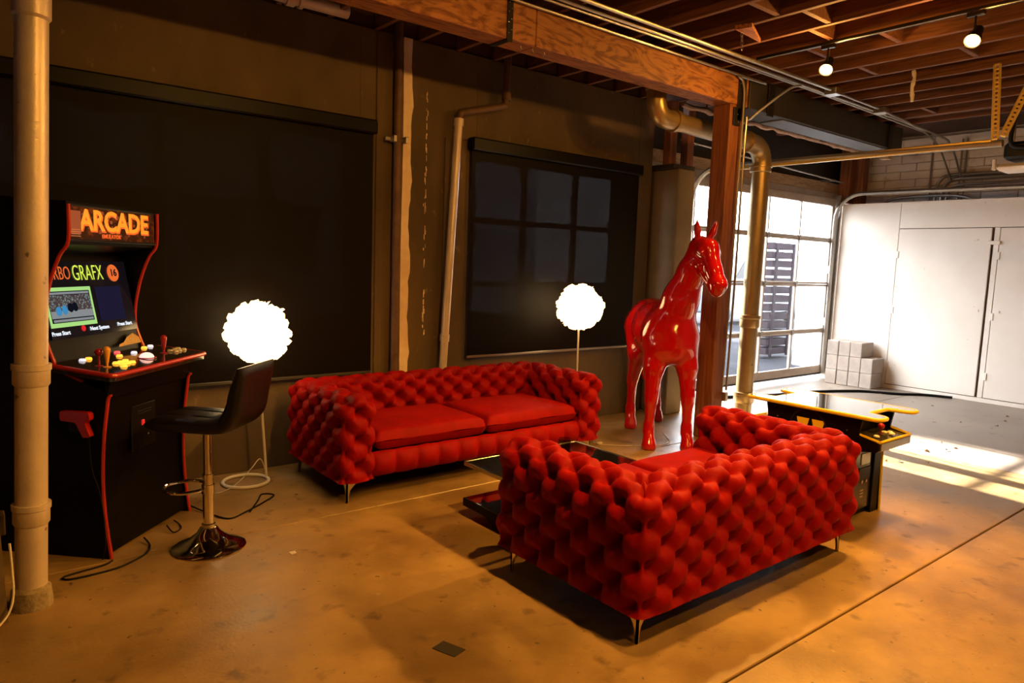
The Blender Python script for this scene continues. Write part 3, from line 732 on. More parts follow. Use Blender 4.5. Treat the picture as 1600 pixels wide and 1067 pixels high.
    # flared corner legs
    for (x, y, sx, sy) in ((.075, .075, 1, 1), (L-.075, .075, -1, 1), (.075, D-.075, 1, -1), (L-.075, D-.075, -1, -1)):
        mb = MB(); n = 10; prevs = None
        for (dx, dy) in ((sx, 0), (0, sy)):
            ins = []; 
            for i in range(n+1):
                t = i/n; z = .152*(1-t); wd = .016+.115*(1-t)**4.0; ins.append((wd, z))
            px_, py_ = (-sy*0, 0)
            vs = []; fs = []
            th = .010
            nx, ny = (0, sy) if dx else (sx, 0)
            for (wd, z) in ins:
                for (aa, bb) in ((0, 0), (wd, 0), (wd, th), (0, th)):
                    vs.append((x+dx*aa+nx*bb, y+dy*aa+ny*bb, z))
            for i in range(n):
                for q in range(4):
                    r_ = (q+1) % 4; fs.append((i*4+q, i*4+r_, (i+1)*4+r_, (i+1)*4+q))
            fs.append((0, 1, 2, 3)); fs.append((n*4, n*4+3, n*4+2, n*4+1)); mb.add(vs, fs)
        mb.build('leg', M_chrome2, root, 30)
s1 = thing('tufted_sofa', 'long red velvet button-tufted sofa by the wall, seat facing the camera', 'sofa', (4.36, 5.13, 0), PI)
make_sofa(s1, 2.43, .99, nback=13, narm=5)
s2 = thing('tufted_loveseat', 'shorter red velvet button-tufted sofa in front, back turned to the camera', 'sofa', (2.20, 1.82, 0), 0)
make_sofa(s2, 1.94, 1.04, nback=10, narm=5)

# ------------------------------------------------------------------ horse statue
def roundcones(P, parts, k=.035):
    D = np.full(P.shape[0], 9.0)
    for (a, b, r1, r2, kk) in parts:
        a = np.array(a, float); b = np.array(b, float); ab = b-a; L2 = max(ab@ab, 1e-9)
        t = np.clip(((P-a)@ab)/L2, 0, 1); d = np.linalg.norm(P-a-t[:, None]*ab, axis=1)-(r1+(r2-r1)*t)
        q = kk or k; h = np.clip(.5+.5*(D-d)/q, 0, 1); D = D*(1-h)+d*h-q*h*(1-h)
    return D
def surface_nets(F, org, h):
    nx, ny, nz = F.shape; S = F < 0
    cnt = np.zeros((nx-1, ny-1, nz-1)); acc = np.zeros((nx-1, ny-1, nz-1, 3))
    cs = [(i, j, k) for i in (0, 1) for j in (0, 1) for k in (0, 1)]
    def sl(A, c): return A[c[0]:nx-1+c[0], c[1]:ny-1+c[1], c[2]:nz-1+c[2]]
    for a in cs:
        for ax in range(3):
            if a[ax] == 0:
                b_ = list(a); b_[ax] = 1
                fa, fb = sl(F, a), sl(F, b_); m = (fa < 0) != (fb < 0)
                t = np.where(m, fa/np.where(fa-fb == 0, 1, fa-fb), 0)
                for q in range(3): acc[..., q] += np.where(m, a[q]+(t if q == ax else 0), 0)
                cnt += m
    act = cnt > 0; idx = -np.ones(act.shape, int); idx[act] = np.arange(act.sum())
    I = np.argwhere(act); V = (I+acc[act]/cnt[act][:, None])*h+org
    faces = []
    for ax in range(3):
        a1, a2 = (ax+1) % 3, (ax+2) % 3
        s0 = [slice(1, n-1) for n in (nx, ny, nz)]; s0[ax] = slice(0, (nx, ny, nz)[ax]-1); s1_ = list(s0); s1_[ax] = slice(1, (nx, ny, nz)[ax])
        A, B = S[tuple(s0)], S[tuple(s1_)]
        for (m, flip) in ((A & ~B, False), (~A & B, True)):
            E = np.argwhere(m)
            if not len(E): continue
            E = E+np.array([0 if q == ax else 1 for q in range(3)])
            def cell(d1, d2):
                c = E.copy(); c[:, a1] -= d1; c[:, a2] -= d2; return idx[c[:, 0], c[:, 1], c[:, 2]]
            q = np.stack([cell(1, 1), cell(0, 1), cell(0, 0), cell(1, 0)], 1)
            faces.append(q[:, ::-1] if flip else q)
    F_ = np.concatenate(faces); F_ = F_[(F_ >= 0).all(1)]
    return V, F_
def horse():
    p = []
    A = lambda a, b, r1, r2, k=None: p.append((a, b, r1, r2, k))
    # trunk: deep chest, barrel, hips
    A((.34, 0, .98), (.02, 0, .975), .235, .255, .08); A((.02, 0, .975), (-.34, 0, 1.00), .255, .225, .08)
    A((-.34, .05, 1.01), (-.46, .06, .99), .205, .185, .08); A((-.34, -.05, 1.01), (-.46, -.06, .99), .205, .185, .08)
    A((.40, .085, .93), (.44, .075, .88), .165, .15, .07); A((.40, -.085, .93), (.44, -.075, .88), .165, .15, .07)
    A((.52, 0, .97), (.46, 0, .86), .10, .13, .07)
    A((.24, 0, 1.17), (.05, 0, 1.15), .075, .06, .10)
    # neck, bent towards the horse's left
    A((.38, .01, 1.03), (.48, .05, 1.28), .195, .155, .07); A((.48, .05, 1.28), (.565, .105, 1.50), .155, .120, .05); A((.565, .105, 1.50), (.615, .150, 1.68), .120, .092, .04)
    A((.30, .0, 1.17), (.42, .04, 1.42), .06, .045, .06); A((.42, .04, 1.42), (.58, .14, 1.765), .040, .035, .05)
    # head
    f = Vector((.93, .36, 0)).normalized(); l = Vector((-f.y, f.x, 0))
    def H(a, s, z): q = Vector((.625, .155, 0))+f*a*1.05+l*s*1.10; return (q.x, q.y, z)
    A(H(.0, 0, 1.70), H(.10, 0, 1.685), .094, .092, .03)
    A(H(.10, 0, 1.68), H(.19, 0, 1.52), .086, .068, .03); A(H(.19, 0, 1.52), H(.255, 0, 1.41), .066, .066, .03)
    A(H(.255, 0, 1.41), H(.245, 0, 1.375), .070, .060, .03); A(H(.235, 0, 1.36), H(.20, 0, 1.375), .040, .034, .025)
    for s in (-1, 1):
        A(H(.02, s*.040, 1.60), H(.08, s*.042, 1.565), .066, .052, .03)       # cheek
        A(H(.06, s*.03, 1.53), H(.20, s*.02, 1.39), .035, .03, .03)          # jaw bar
        A(H(.10, s*.078, 1.675), H(.12, s*.076, 1.665), .030, .026, .02)      # brow
        A(H(.128, s*.082, 1.650), H(.131, s*.083, 1.649), .020, .020, .008)   # eye
        A(H(.275, s*.034, 1.43), H(.285, s*.036, 1.41), .024, .022, .02)      # nostril rim
        A(H(.15, s*.045, 1.60), H(.23, s*.030, 1.47), .012, .010, .02)        # facial crest
    for s, lean in ((-1, -.012), (1, .060)):
        e0 = H(.02, s*.052, 1.76); e1 = H(.035, s*.060+lean*.4, 1.825); e2 = H(.03, s*.06+lean, 1.925)
        e15 = tuple((np.array(e1)*.45+np.array(e2)*.55)); A(e0, e1, .024, .031, .012); A(e1, e15, .031, .022, .006); A(e15, e2, .022, .005, .006)
    # legs: shoulder/elbow/knee/fetlock/hoof and stifle/hock
    def foreleg(s, x0, x1):
        A((.38, s*.125, .92), (x0-.02, s*.150, .70), .130, .098, .05); A((x0-.02, s*.150, .70), (x0+.005, s*.165, .46), .090, .062, .03)
        A((x0+.005, s*.165, .46), (x0+.01, s*.167, .41), .064, .060, .02); A((x0+.01, s*.167, .41), (x1, s*.170, .18), .052, .043, .02)
        A((x1, s*.170, .19), (x1+.005, s*.171, .145), .051, .055, .02); A((x1+.005, s*.171, .14), (x1+.045, s*.173, .085), .047, .052, .015)
        A((x1+.045, s*.173, .075), (x1+.060, s*.173, .03), .058, .070, .01)
    foreleg(1, .48, .49); foreleg(-1, .47, .46)
    def hindleg(s, x, st):
        A((-.40, s*.11, .96), (x+.16+st, s*.145, .74), .165, .120, .05); A((x+.15+st, s*.145, .74), (x-.03, s*.165, .50), .105, .064, .04)
        A((x-.03, s*.165, .50), (x-.045, s*.17, .44), .062, .058, .02); A((x-.06, s*.168, .50), (x-.02, s*.168, .56), .034, .024, .02)
        A((x-.04, s*.17, .43), (x-.02, s*.178, .19), .050, .045, .02); A((x-.02, s*.178, .18), (x-.015, s*.178, .145), .052, .054, .02)
        A((x-.015, s*.178, .14), (x+.03, s*.18, .085), .047, .052, .015); A((x+.03, s*.18, .075), (x+.045, s*.18, .03), .057, .068, .01)
    hindleg(-1, -.34, -.06); hindleg(1, -.72, -.02)
    # tail
    A((-.60, 0, 1.09), (-.70, 0, 1.00), .05, .055, .05); A((-.70, 0, 1.00), (-.74, .01, .62), .055, .06, .03); A((-.74, .01, .62), (-.72, .02, .42), .06, .02, .03)
    h = .0112; lo = np.array([-.90, -.36, -.02]); hi = np.array([1.02, .52, 1.98]); n = ((hi-lo)/h).astype(int)+1
    G = [lo[q]+h*np.arange(n[q]) for q in range(3)]
    F = np.empty(tuple(n))
    XY = np.stack(np.meshgrid(G[0], G[1], indexing='ij'), -1).reshape(-1, 2)
    for k, z in enumerate(G[2]):
        P = np.concatenate([XY, np.full((len(XY), 1), z)], 1)
        F[:, :, k] = roundcones(P, p).reshape(n[0], n[1])
    F = np.maximum(F, -(G[2][None, None, :]-.0))       # flat soles
    V, Fc = surface_nets(F, lo, h)
    # relax a little
    for it in range(3):
        acc = np.zeros_like(V); cnt = np.zeros(len(V))
        for a in range(4):
            i, j = Fc[:, a], Fc[:, (a+1) % 4]; np.add.at(acc, i, V[j]); np.add.at(acc, j, V[i]); np.add.at(cnt, i, 1); np.add.at(cnt, j, 1)
        V = V*.5+.5*acc/np.maximum(cnt, 1)[:, None]
    V[:, 2] = np.maximum(V[:, 2], 0)*1.075
    return V, Fc
Vh, Fh = horse()
hs = thing('horse_statue', 'glossy red life-size horse statue standing beside the timber post', 'statue', (5.344, 4.378, 0), math.atan2(-.798, -.602))
np_mesh('body', Vh, Fh, M_horse, hs)

# ------------------------------------------------------------------ petal-ball floor lamps
def floor_lamp(loc, zc, label, cordpts, W, lean=0.0):
    t = thing('floor_lamp', label, 'lamp', loc, 0, 'petal ball lamps')
    R = .225; vs = []; fs = []
    n = 420
    for i in range(n):
        z = 1-2*(i+.5)/n; a = i*2.39996; r = math.sqrt(1-z*z); d = Vector((r*math.cos(a), r*math.sin(a), z))
        u = d.cross(Vector((.3, .2, 1))).normalized(); v = d.cross(u); th = random.random()*6.28
        uu = u*math.cos(th)+v*math.sin(th); w_ = d.cross(uu)
        c = d*(R*.80); s = .040+.012*random.random(); tilt = d*(.35+.75*random.random()**2)+w_*.55
        q = len(vs)
        pts = [c-uu*s*.4, c+uu*s*.4, c+uu*s+tilt*s*.6, c+uu*s*.5+tilt*s*1.15, c-uu*s*.5+tilt*s*1.15, c-uu*s+tilt*s*.6, c+tilt*s*.55-d*.006]
        vs += pts; fs += [(q, q+1, q+6), (q+1, q+2, q+6), (q+2, q+3, q+6), (q+3, q+4, q+6), (q+4, q+5, q+6), (q+5, q, q+6)]
    mb = MB(); mb.add(vs, fs); mb.sphere((0, 0, 0), R*.80, 24, 14)
    mb.v = [(p[0]+lean, p[1], p[2]+zc) for p in mb.v]
    o = mb.build('petal_shade', M_petal, t, 0); 
    MB().cyl((0, 0, .012), (lean, 0, zc-R*.8), .0095, n=12).build('pole', M_lampmetal, t)
    ring = [(-.155+.155*math.cos(a)+0, -.02+.155*math.sin(a), .012) for a in np.linspace(0, 2*PI*.985, 40)]
    MB().tube(ring, .012, 10).build('base_ring', M_lampmetal, t)
    MB().tube(curve(cordpts, 6), .0035, 8).build('cord', M_cordw, t, world=True)
    return t
floor_lamp((1.75, 5.02, 0), 1.085, 'lit white petal-ball floor lamp behind the bar stool', [(1.75, 5.02, .03), (1.70, 5.0, .16), (1.62, 4.96, .11), (1.5, 4.93, .02), (1.36, 4.86, .005), (1.25, 4.95, .005), (1.0, 5.1, .005)], 1, lean=-.055)
floor_lamp((4.79, 4.93, 0), 1.235, 'lit white petal-ball floor lamp behind the right arm of the long sofa', [(4.79, 4.93, .03), (4.72, 4.62, .012), (4.60, 4.45, .006), (4.72, 4.30, .006), (5.0, 4.12, .006), (5.25, 4.12, .006), (5.5, 4.4, .006)], 1, lean=-.01)

# ------------------------------------------------------------------ bar stool
st = thing('bar_stool', 'black leather bar stool with a chrome pedestal in front of the arcade cabinet', 'stool', (1.065, 3.985, 0), math.atan2(-.70, .712))
MB().lathe([(.193, 0), (.197, .006), (.190, .014), (.15, .030), (.10, .055), (.062, .088), (.045, .115), (.040, .118), (.001, .118)], n=48).build('base', M_chrome, st, 60)
MB().lathe([(.034, .116), (.037, .12), (.037, .135), (.030, .140)], n=28).build('collar', M_chrome2, st)
MB().cyl((0, 0, .13), (0, 0, .42), .029, n=28).build('pole', M_chrome, st); MB().cyl((0, 0, .42), (0, 0, .685), .023, n=28).build('gas_lift', M_chrome, st)
ring = [(-.13+.115*math.cos(a), .115*math.sin(a), .335) for a in np.linspace(0, 2*PI, 33)[:-1]]
mb = MB().tube(ring, .010, 10, closed=True); mb.cyl((0, 0, .335), (-.03, 0, .335), .012, n=10); mb.cyl((0, 0, .31), (0, 0, .36), .034, n=24); mb.build('footrest', M_chrome, st)
MB().lathe([(.10, .672), (.10, .680), (.03, .69)], n=20).build('mount_plate', M_black, st)
# one-piece L seat: inner and outer curves in the side plane (x back, z up)
inner = [(-.235, .742), (-.20, .756), (-.10, .758), (.02, .754), (.10, .756), (.15, .775), (.185, .82), (.205, .88), (.225, .95), (.245, 1.01), (.262, 1.045)]
outer = [(-.245, .715), (-.20, .690), (-.10, .686), (.02, .684), (.12, .684), (.20, .700), (.255, .76), (.275, .85), (.292, .94), (.305, 1.01), (.300, 1.055)]
inn = np.array([tuple(q) for q in curve([(a, 0, z) for a, z in inner], 5)]); out = np.array([tuple(q) for q in curve([(a, 0, z) for a, z in outer], 5)])
def seat_piece(i0, i1, name, rows):
    n = 37; W = .205; g = np.linspace(-1, 1, n); Vt = []
    ii, oo = inn[i0:i1], out[i0:i1]; m = len(ii)
    s = np.linspace(0, 1, m)
    rim = np.sqrt(np.clip(1-np.abs(g)**8, 0, 1))
    mid = (ii+oo)/2; half = (ii-oo)/2
    pf = (np.abs(np.sin(PI*(g+1)/2*3))[:, None]*np.abs(np.sin(PI*s*rows))[None, :])**.25
    top = mid[None]+half[None]*(rim[:, None]*(.90+.22*pf))[..., None]; bot = mid[None]-half[None]*rim[:, None, None]
    for A in (top, bot): A[..., 1] = (g*W)[:, None]
    V = np.concatenate([top.reshape(-1, 3), bot.reshape(-1, 3)]); Fg = grid_faces(n, m); F = np.concatenate([Fg, Fg[:, ::-1]+n*m])
    ends = []
    for e in (0, m-1):
        a = np.arange(n-1)*m+e; q = np.stack([a, a+m, a+m+n*m, a+n*m], 1); ends.append(q if e else q[:, ::-1])
    F = np.concatenate([F]+ends)
    o = np_mesh(name, V, F, M_blackleather, st, 50)
    import bmesh
    bm = bmesh.new(); bm.from_mesh(o.data); bmesh.ops.remove_doubles(bm, verts=bm.verts, dist=1e-4); bmesh.ops.recalc_face_normals(bm, faces=bm.faces); bm.to_mesh(o.data); bm.free()
seat_piece(0, 27, 'seat', 3); seat_piece(26, len(inn), 'backrest', 3)

# ------------------------------------------------------------------ upright arcade cabinet
ac = thing('arcade_cabinet', 'tall black upright arcade cabinet with red edge moulding beside the grey pipe', 'arcade machine', (.594, 4.092, 0), math.atan2(.712, .70))
W_ = .76
prof = [(.0, .0), (.03, .25), (.035, .47), (.02, .68), (-.005, .86), (.0, .90), (.26, 1.0), (.29, 1.05), (.325, 1.14), (.338, 1.22), (.325, 1.34), (.288, 1.48), (.235, 1.60), (.185, 1.675), (.178, 1.86), (.62, 1.90), (.66, 1.86), (.66, .0)]
front = [tuple(q) for q in curve([(a, 0, z) for a, z in prof[:15]], 4)]
side = [(q[0], q[2]) for q in front]+[(.62, 1.90), (.66, 1.86), (.66, .0)]
for x in (0, W_-.018): MB().prism(side, x, x+.018, 'yz').build('side_panel', M_blackm, ac, 30)
for x in (.009, W_-.009):
    MB().tube([(x, q[0]-.002, q[2]) for q in front[:20]], .0105, 8).build('edge_moulding', M_tmold, ac)
    MB().tube([(x, q[0]-.002, q[2]) for q in front[22:]], .0105, 8).build('edge_moulding', M_tmold, ac)
fb = [(.02, .02), (.05, .25), (.055, .47), (.04, .68), (.02, .88), (.06, .90), (.64, .90), (.64, .02)]
MB().prism(fb, .018, W_-.018, 'yz').build('front_panel', M_blackm, ac, 30)
MB().box((W_/2, .645, 1.0), (W_-.036, .02, 1.75), .003).build('back_panel', M_blackm, ac)
MB().prism([(.20, 1.66), (.195, 1.875), (.62, 1.89), (.62, 1.84)], .018, W_-.018, 'yz').build('top_box', M_blackm, ac, 30)
MB().prism([(.20, 1.655), (.40, 1.61), (.40, 1.63), (.20, 1.675)], .018, W_-.018, 'yz').build('speaker_panel', M_blackm, ac, 30)
# marquee: backlit plate with lettering
mq = MB().box((W_/2, .192, 1.768), (W_-.045, .012, .170), .002).build('marquee', mat('marquee_art', (.035, .012, .006), .3, col2=(.16, .05, .012), nscale=28, nlo=.5, nhi=.6, coord='Object', emit=(.10, .035, .01), estr=.06, spec=.1), ac)
M_lit1 = mat('lit_orange_print', (.6, .25, .02), .4, emit=(1, .42, .03), estr=.55); M_lit2 = mat('lit_red_print', (.5, .08, .02), .4, emit=(1, .16, .02), estr=.55); M_lit3 = mat('lit_tan_print', (.4, .2, .1), .4, emit=(.55, .22, .10), estr=.35)
M_lit4 = mat('lit_brown_print', (.2, .06, .03), .4, emit=(.35, .08, .04), estr=.35)
RF = (PI/2, 0, 0)
text('lettering', 'ARCADE', .150, M_lit1, mq, (.385, .1845, 1.782), RF, bold=.004, sx=.98)
text('lettering', 'ARCADE', .150, M_lit2, mq, (.391, .1853, 1.777), RF, bold=.0075, sx=.98)
text('lettering', 'EMULATOR', .030, M_lit2, mq, (.345, .1845, 1.705), RF, bold=.0008)
mb = MB()
for k in range(46):
    x = .11+.57*rng.random(); z = 1.705+.125*rng.random(); r = .006+.010*rng.random()
    mb.add([(x+r*math.cos(a+k)*(.6+.5*rng.random()), .1838, z+r*math.sin(a+k)*(.6+.5*rng.random())) for a in np.linspace(0, 2*PI, 7)[:-1]], [(0, 1, 2, 3, 4, 5)])
mb.build('printed_pattern', M_lit4, mq, 0)
mb = MB().box((.065, .184, 1.77), (.085, .001, .12), .0003); mb.build('printed_block', M_lit4, mq)
for k in range(4): MB().box((.068, .1832, 1.700+.011*k), (.07-.008*(k % 2), .001, .004), .0003).build('printed_line', M_lit3, mq)
for (z) in (1.678, 1.858): MB().box((W_/2, .186, z), (W_-.04, .016, .012), .002).build('marquee_retainer', M_black, ac)
# screen, tilted
scr_c = Vector((W_/2, .345, 1.345)); tl = math.atan(.2)
Q = Matrix.Rotation(-tl, 3, 'X')
def S(s, z, off=0): return (s, .29+.2*(z-1.06)-off, z)
mb = MB().box((0, 0, 0), (W_-.036, .02, .62), .003, rot=Q); mb.v = [(p[0]+W_/2, p[1]+.367, p[2]+1.335) for p in mb.v]; mb.build('bezel', M_blackm, ac)
sc = MB(); sc.add([S(.03, 1.155, .004), S(.73, 1.155, .004), S(.73, 1.565, .004), S(.03, 1.565, .004)], [(0, 1, 2, 3)])
scr = sc.build('screen', mat('screen_glow', (.004, .004, .006), .12, emit=(.003, .0025, .005), estr=1), ac, 0)
RS = (PI/2-tl, 0, 0)
E_or = emis('screen_orange', (.85, .16, .03), 1.0); E_yg = emis('screen_yellow_green', (.70, .85, .08), 1.1); E_wh = emis('screen_white', (.85, .9, 1), 1.1); E_gr = emis('screen_green_frame', (.40, .72, .22), 1.0)
E_dk = emis('screen_dark', (.01, .01, .02), .6); E_gray = emis('screen_grey', (.30, .32, .33), .8); E_red = emis('screen_red', (.75, .02, .02), 1.0); E_blue = emis('screen_blue', (.05, .25, .5), 1.0)
text('lettering', 'TURBO', .105, E_or, scr, S(.255, 1.497, .008), RS, align='RIGHT', sx=.62, bold=-.0012)
text('lettering', 'GRAFX', .125, E_yg, scr, S(.268, 1.497, .008), RS, align='LEFT', sx=.62, bold=-.0012)
mb = MB(); n = 28; mb.add([S(.604+.050*math.cos(a), 1.497+.050*math.sin(a), .008) for a in np.linspace(0, 2*PI, n+1)[:-1]], [tuple(range(n))]); mb.build('badge_disc', E_or, scr, 0)
text('lettering', '16', .058, E_dk, scr, S(.604, 1.497, .0105), RS, bold=.0015)
def quad(name, s0, z0, s1, z1, m, off, par=None, sk=0):
    q = MB(); q.add([S(s0, z0, off), S(s1, z0+sk, off), S(s1, z1+sk, off), S(s0, z1, off)], [(0, 1, 2, 3)]); return q.build(name, m, par or scr, 0)
quad('picture_frame', .035, 1.215, .385, 1.425, E_gr, .007)
pic = quad('picture', .050, 1.238, .368, 1.405, E_dk, .0085)
m_crowd = bpy.data.materials.new('screen_crowd'); m_crowd.use_nodes = True; nt = m_crowd.node_tree
vz = nt.nodes.new('ShaderNodeTexVoronoi'); vz.inputs['Scale'].default_value = 75; tc = nt.nodes.new('ShaderNodeTexCoord'); nt.links.new(tc.outputs['Object'], vz.inputs['Vector'])
rr = nt.nodes.new('ShaderNodeValToRGB'); rr.color_ramp.elements[0].position = .15; rr.color_ramp.elements[0].color = (.16, .30, .33, 1); rr.color_ramp.elements[1].position = .5; rr.color_ramp.elements[1].color = (.01, .01, .03, 1)
nt.links.new(vz.outputs['Distance'], rr.inputs[0]); bb = nt.nodes['Principled BSDF']; bb.inputs['Base Color'].default_value = (0, 0, 0, 1); nt.links.new(rr.outputs[0], bb.inputs['Emission Color']); bb.inputs['Emission Strength'].default_value = 1
quad('picture_crowd', .053, 1.30, .366, 1.385, m_crowd, .0095); quad('picture_ground', .053, 1.262, .366, 1.300, E_gray, .0095); quad('picture_caption', .06, 1.388, .36, 1.400, E_gray, .0095)
quad('picture_caption', .06, 1.243, .36, 1.256, E_gray, .0095)
for (a, z, c) in ((.11, 1.30, E_blue), (.155, 1.305, E_blue), (.20, 1.315, E_dk), (.235, 1.318, E_dk)):
    mb = MB(); mb.add([S(a+.022*math.cos(q), z+.026*math.sin(q), .0102) for q in np.linspace(0, 2*PI, 9)[:-1]], [tuple(range(8))]); mb.build('picture_blob', c, scr, 0)
text('lettering', 'Press Start', .030, E_wh, scr, S(.095, 1.184, .008), RS, bold=.0006, sx=1.0)
text('lettering', 'Press Start', .030, E_wh, scr, S(.615, 1.196, .008), RS, bold=.0006, sx=1.0)
text('lettering', 'Next System', .030, E_wh, scr, S(.395, 1.190, .008), RS, bold=.0006, sx=1.0)
mb = MB(); mb.add([S(.266+.017*math.cos(q), 1.198+.017*math.sin(q), .008) for q in np.linspace(0, 2*PI, 13)[:-1]], [tuple(range(12))]); mb.build('icon_dot', E_red, scr, 0)
# abstract panel of light where the photo's screen shows artwork
quad('printed_panel', .42, 1.225, .64, 1.420, emis('screen_dim_violet', (.012, .010, .03), 1), .0065)
mb = MB(); mb.add([S(.515, 1.066, -.001), S(.725, 1.072, -.001), S(.715, 1.105, -.001), S(.66, 1.135, -.001), S(.60, 1.115, -.001), S(.565, 1.088, -.001), S(.525, 1.08, -.001)], [tuple(range(7))])
o = mb.build('paper_scrap', mat('tan_paper', (.55, .36, .14), .8, col2=(.4, .25, .09), nscale=60, coord='Object'), ac, 0); o.location = (0, -.013, 0)
# control panel
def CPz(y): return 1.005+(.075+y)*.085
cpoly = [(-.03, -.065), (.89, -.045), (.88, .30), (.0, .30)]
mb = MB(); po = rpoly(cpoly, [.03, .03, .005, .005], 4); n = len(po)
mb.add([(x, y, CPz(y)) for x, y in po]+[(x, y, CPz(y)-.045) for x, y in po], [tuple(range(n)), tuple(range(n, 2*n))[::-1]]+[(i, n+i, n+(i+1) % n, (i+1) % n) for i in range(n)])
mb.m = 0
M_cpart = mat('control_panel_art', (.012, .009, .008), .12, col2=(.05, .042, .036), nscale=130, nlo=.55, nhi=.6, coord='Object', coat=.6)
cp = mb.build('control_panel', M_cpart, ac, 30)
edge = [(x, y-.002, CPz(y)-.012) for x, y in rpoly([(.0, .29), (-.03, -.065), (.89, -.045), (.885, .28)], [0, .03, .03, 0], 4)]
MB().tube(edge, .013, 8).build('edge_moulding', M_tmold, cp)
MB().prism([(.0, .86), (.0, .985), (-.035, .962), (-.03, .95)], .0, W_, 'yz').build('control_box', M_blackm, ac, 30)
E_bw = mat('lit_white_button', (.7, .7, .75), .3, emit=(.8, .8, .95), estr=.9); E_by = mat('lit_yellow_button', (.8, .5, .1), .3, emit=(1, .52, .05), estr=1.3); E_br = mat('lit_red_button', (.7, .1, .1), .3, emit=(1, .12, .12), estr=1.0)
E_b0 = mat('pale_button', (.6, .55, .5), .3)
def button(s, d, m, r=.0155):
    y = -d; z = CPz(y)
    MB().lathe([(r*1.15, 0), (r*1.15, .004), (r, .0045), (r, .010), (r*.8, .012), (.0005, .0115)], (s, y, z), 18).build('button', m, cp)
for s, d, m in ((.16, -.243, E_bw), (.215, -.248, E_by), (.477, -.266, E_br), (.395, -.194, E_by), (.539, -.203, E_bw), (.203, -.080, E_by), (.246, -.082, E_by), (.293, -.087, E_by), (.201, -.040, E_by), (.242, -.040, E_by), (.284, -.040, E_by), (.160, -.003, E_by),
                (.741, -.102, E_b0), (.741, -.067, E_b0), (.789, -.073, E_b0), (.842, -.074, E_b0), (.80, -.11, E_b0), (.845, -.115, E_b0), (.799, -.27, E_bw), (.721, -.26, E_by)):
    button(s, d, m)
def joystick(s, d, m, label, ball=False):
    y = -d; z = CPz(y)
    mb = MB().lathe([(.022, 0), (.022, .003), (.006, .006), (.006, .03)], (s, y, z), 16)
    if ball: mb.cyl((s, y, z), (s, y, z+.06), .005, n=10); mb.sphere((s, y, z+.075), .021, 18, 12)
    else: mb.lathe([(.006, .02), (.009, .03), (.012, .05), (.0175, .085), (.018, .098), (.012, .108), (.001, .111)], (s, y, z), 18)
    o = mb.build('joystick', m, cp, 60); o['label'] = label
joystick(.099, -.056, mat('amber_plastic', (.75, .33, .04), .3), 'amber bat-top joystick'); joystick(.662, -.093, M_red, 'red bat-top joystick'); joystick(.096, -.10, M_red, 'red ball-top joystick', True)
MB().lathe([(.052, 0), (.052, .004), (.043, .005)], (.463, .073, CPz(.073)), 28).build('trackball_ring', M_red, cp)
mb = MB().sphere((.463, .073, CPz(.073)+.002), .040, 24, 14, (1, 1, .75)); mb.build('trackball', mat('lit_trackball', (.9, .7, .7), .2, emit=(1, .55, .5), estr=1.4), cp)
# coin door on the front
cd = MB().box((.36, .038, .645), (.22, .02, .26), .006).build('coin_door', M_black, ac)
for z in (.735, .722): MB().box((.36, .026, z), (.13, .006, .004), .001).build('vent_slot', M_steel, cd)
MB().box((.345, .026, .665), (.022, .012, .032), .003).build('coin_button', mat('lit_coin_red', (.4, .02, .02), .3, emit=(1, .03, .03), estr=.5), cd); MB().sphere((.385, .026, .59), .006, 10, 6).build('lock', M_chrome, cd)
# toy gun hanging on the left side
tg = thing('toy_gun', 'red plastic arcade light gun holstered on the left side of the upright cabinet', 'toy gun', (.594, 4.092, 0), math.atan2(.712, .70))
mb = MB().prism(rpoly([(.06, .80), (.22, .80), (.22, .75), (.135, .745), (.095, .665), (.055, .672), (.085, .745), (.055, .76)], .012, 3), -.048, -.014, 'yz'); mb.build('body', M_red, tg, 40)
MB().box((-.010, .15, .72), (.018, .09, .06), .003).build('holster', M_black, tg)
MB().tube(curve([(-.03, .075, .67), (-.035, .06, .5), (-.03, .02, .35), (-.03, .0, .12), (-.03, .02, .01)], 6), .004, 8).build('cord', M_cordb, tg)

# ------------------------------------------------------------------ cocktail arcade table
ct = thing('cocktail_arcade_table', 'black cocktail arcade table with yellow edging beside the loveseat', 'arcade machine', (4.82, 2.40, 0))
X0, X1, Y0, Y1 = -.29, .29, -.475, .475
top = [(X0, Y0), (X0+.13, Y0), (X0+.17, Y0+.15), (X1-.13, Y0+.15), (X1-.10, Y0), (X1, Y0), (X1, Y1), (X1-.13, Y1), (X1-.17, Y1-.15), (X0+.13, Y1-.15), (X0+.10, Y1), (X0, Y1)]
topr = rpoly(top, [.05, .05, .02, .02, .05, .05, .05, .05, .02, .02, .05, .05], 5)
MB().prism(topr, .722, .742, 'xy').build('tabletop', mat('black_glass_top', (.010, .010, .012), .06, coat=1.0, spec=.6), ct, 30)
MB().tube([(x, y, .731) for x, y in topr], .013, 8, closed=True).build('edge_moulding', M_yel, ct)
body = [(-.255, .33), (.255, .33)]
for x in (-.235, .215):
    pr = rpoly([(-.30, .0), (-.285, .485), (-.46, .515), (-.455, .575), (-.325, .60), (-.345, .72), (.345, .72), (.325, .60), (.455, .575), (.46, .515), (.285, .485), (.30, .0)], .02, 3)
    MB().prism(pr, x, x+.02, 'yz').build('side_panel', M_blackm, ct, 30)
    for s in (-1, 1):
        ed = [(x+.010, s*.302, .0), (x+.010, s*.287, .49)]
        MB().tube(ed, .0105, 8).build('edge_moulding', M_yel, ct)
        MB().tube([(x+.010, s*.330, .605), (x+.010, s*.455, .580)], .009, 8).build('edge_moulding', M_yel, ct)
MB().box((0, 0, .36), (.432, .53, .70), .004).build('carcass', M_blackm, ct)
M_panelgrey = mat('coin_panel', (.016, .014, .012), .3, coat=.25)
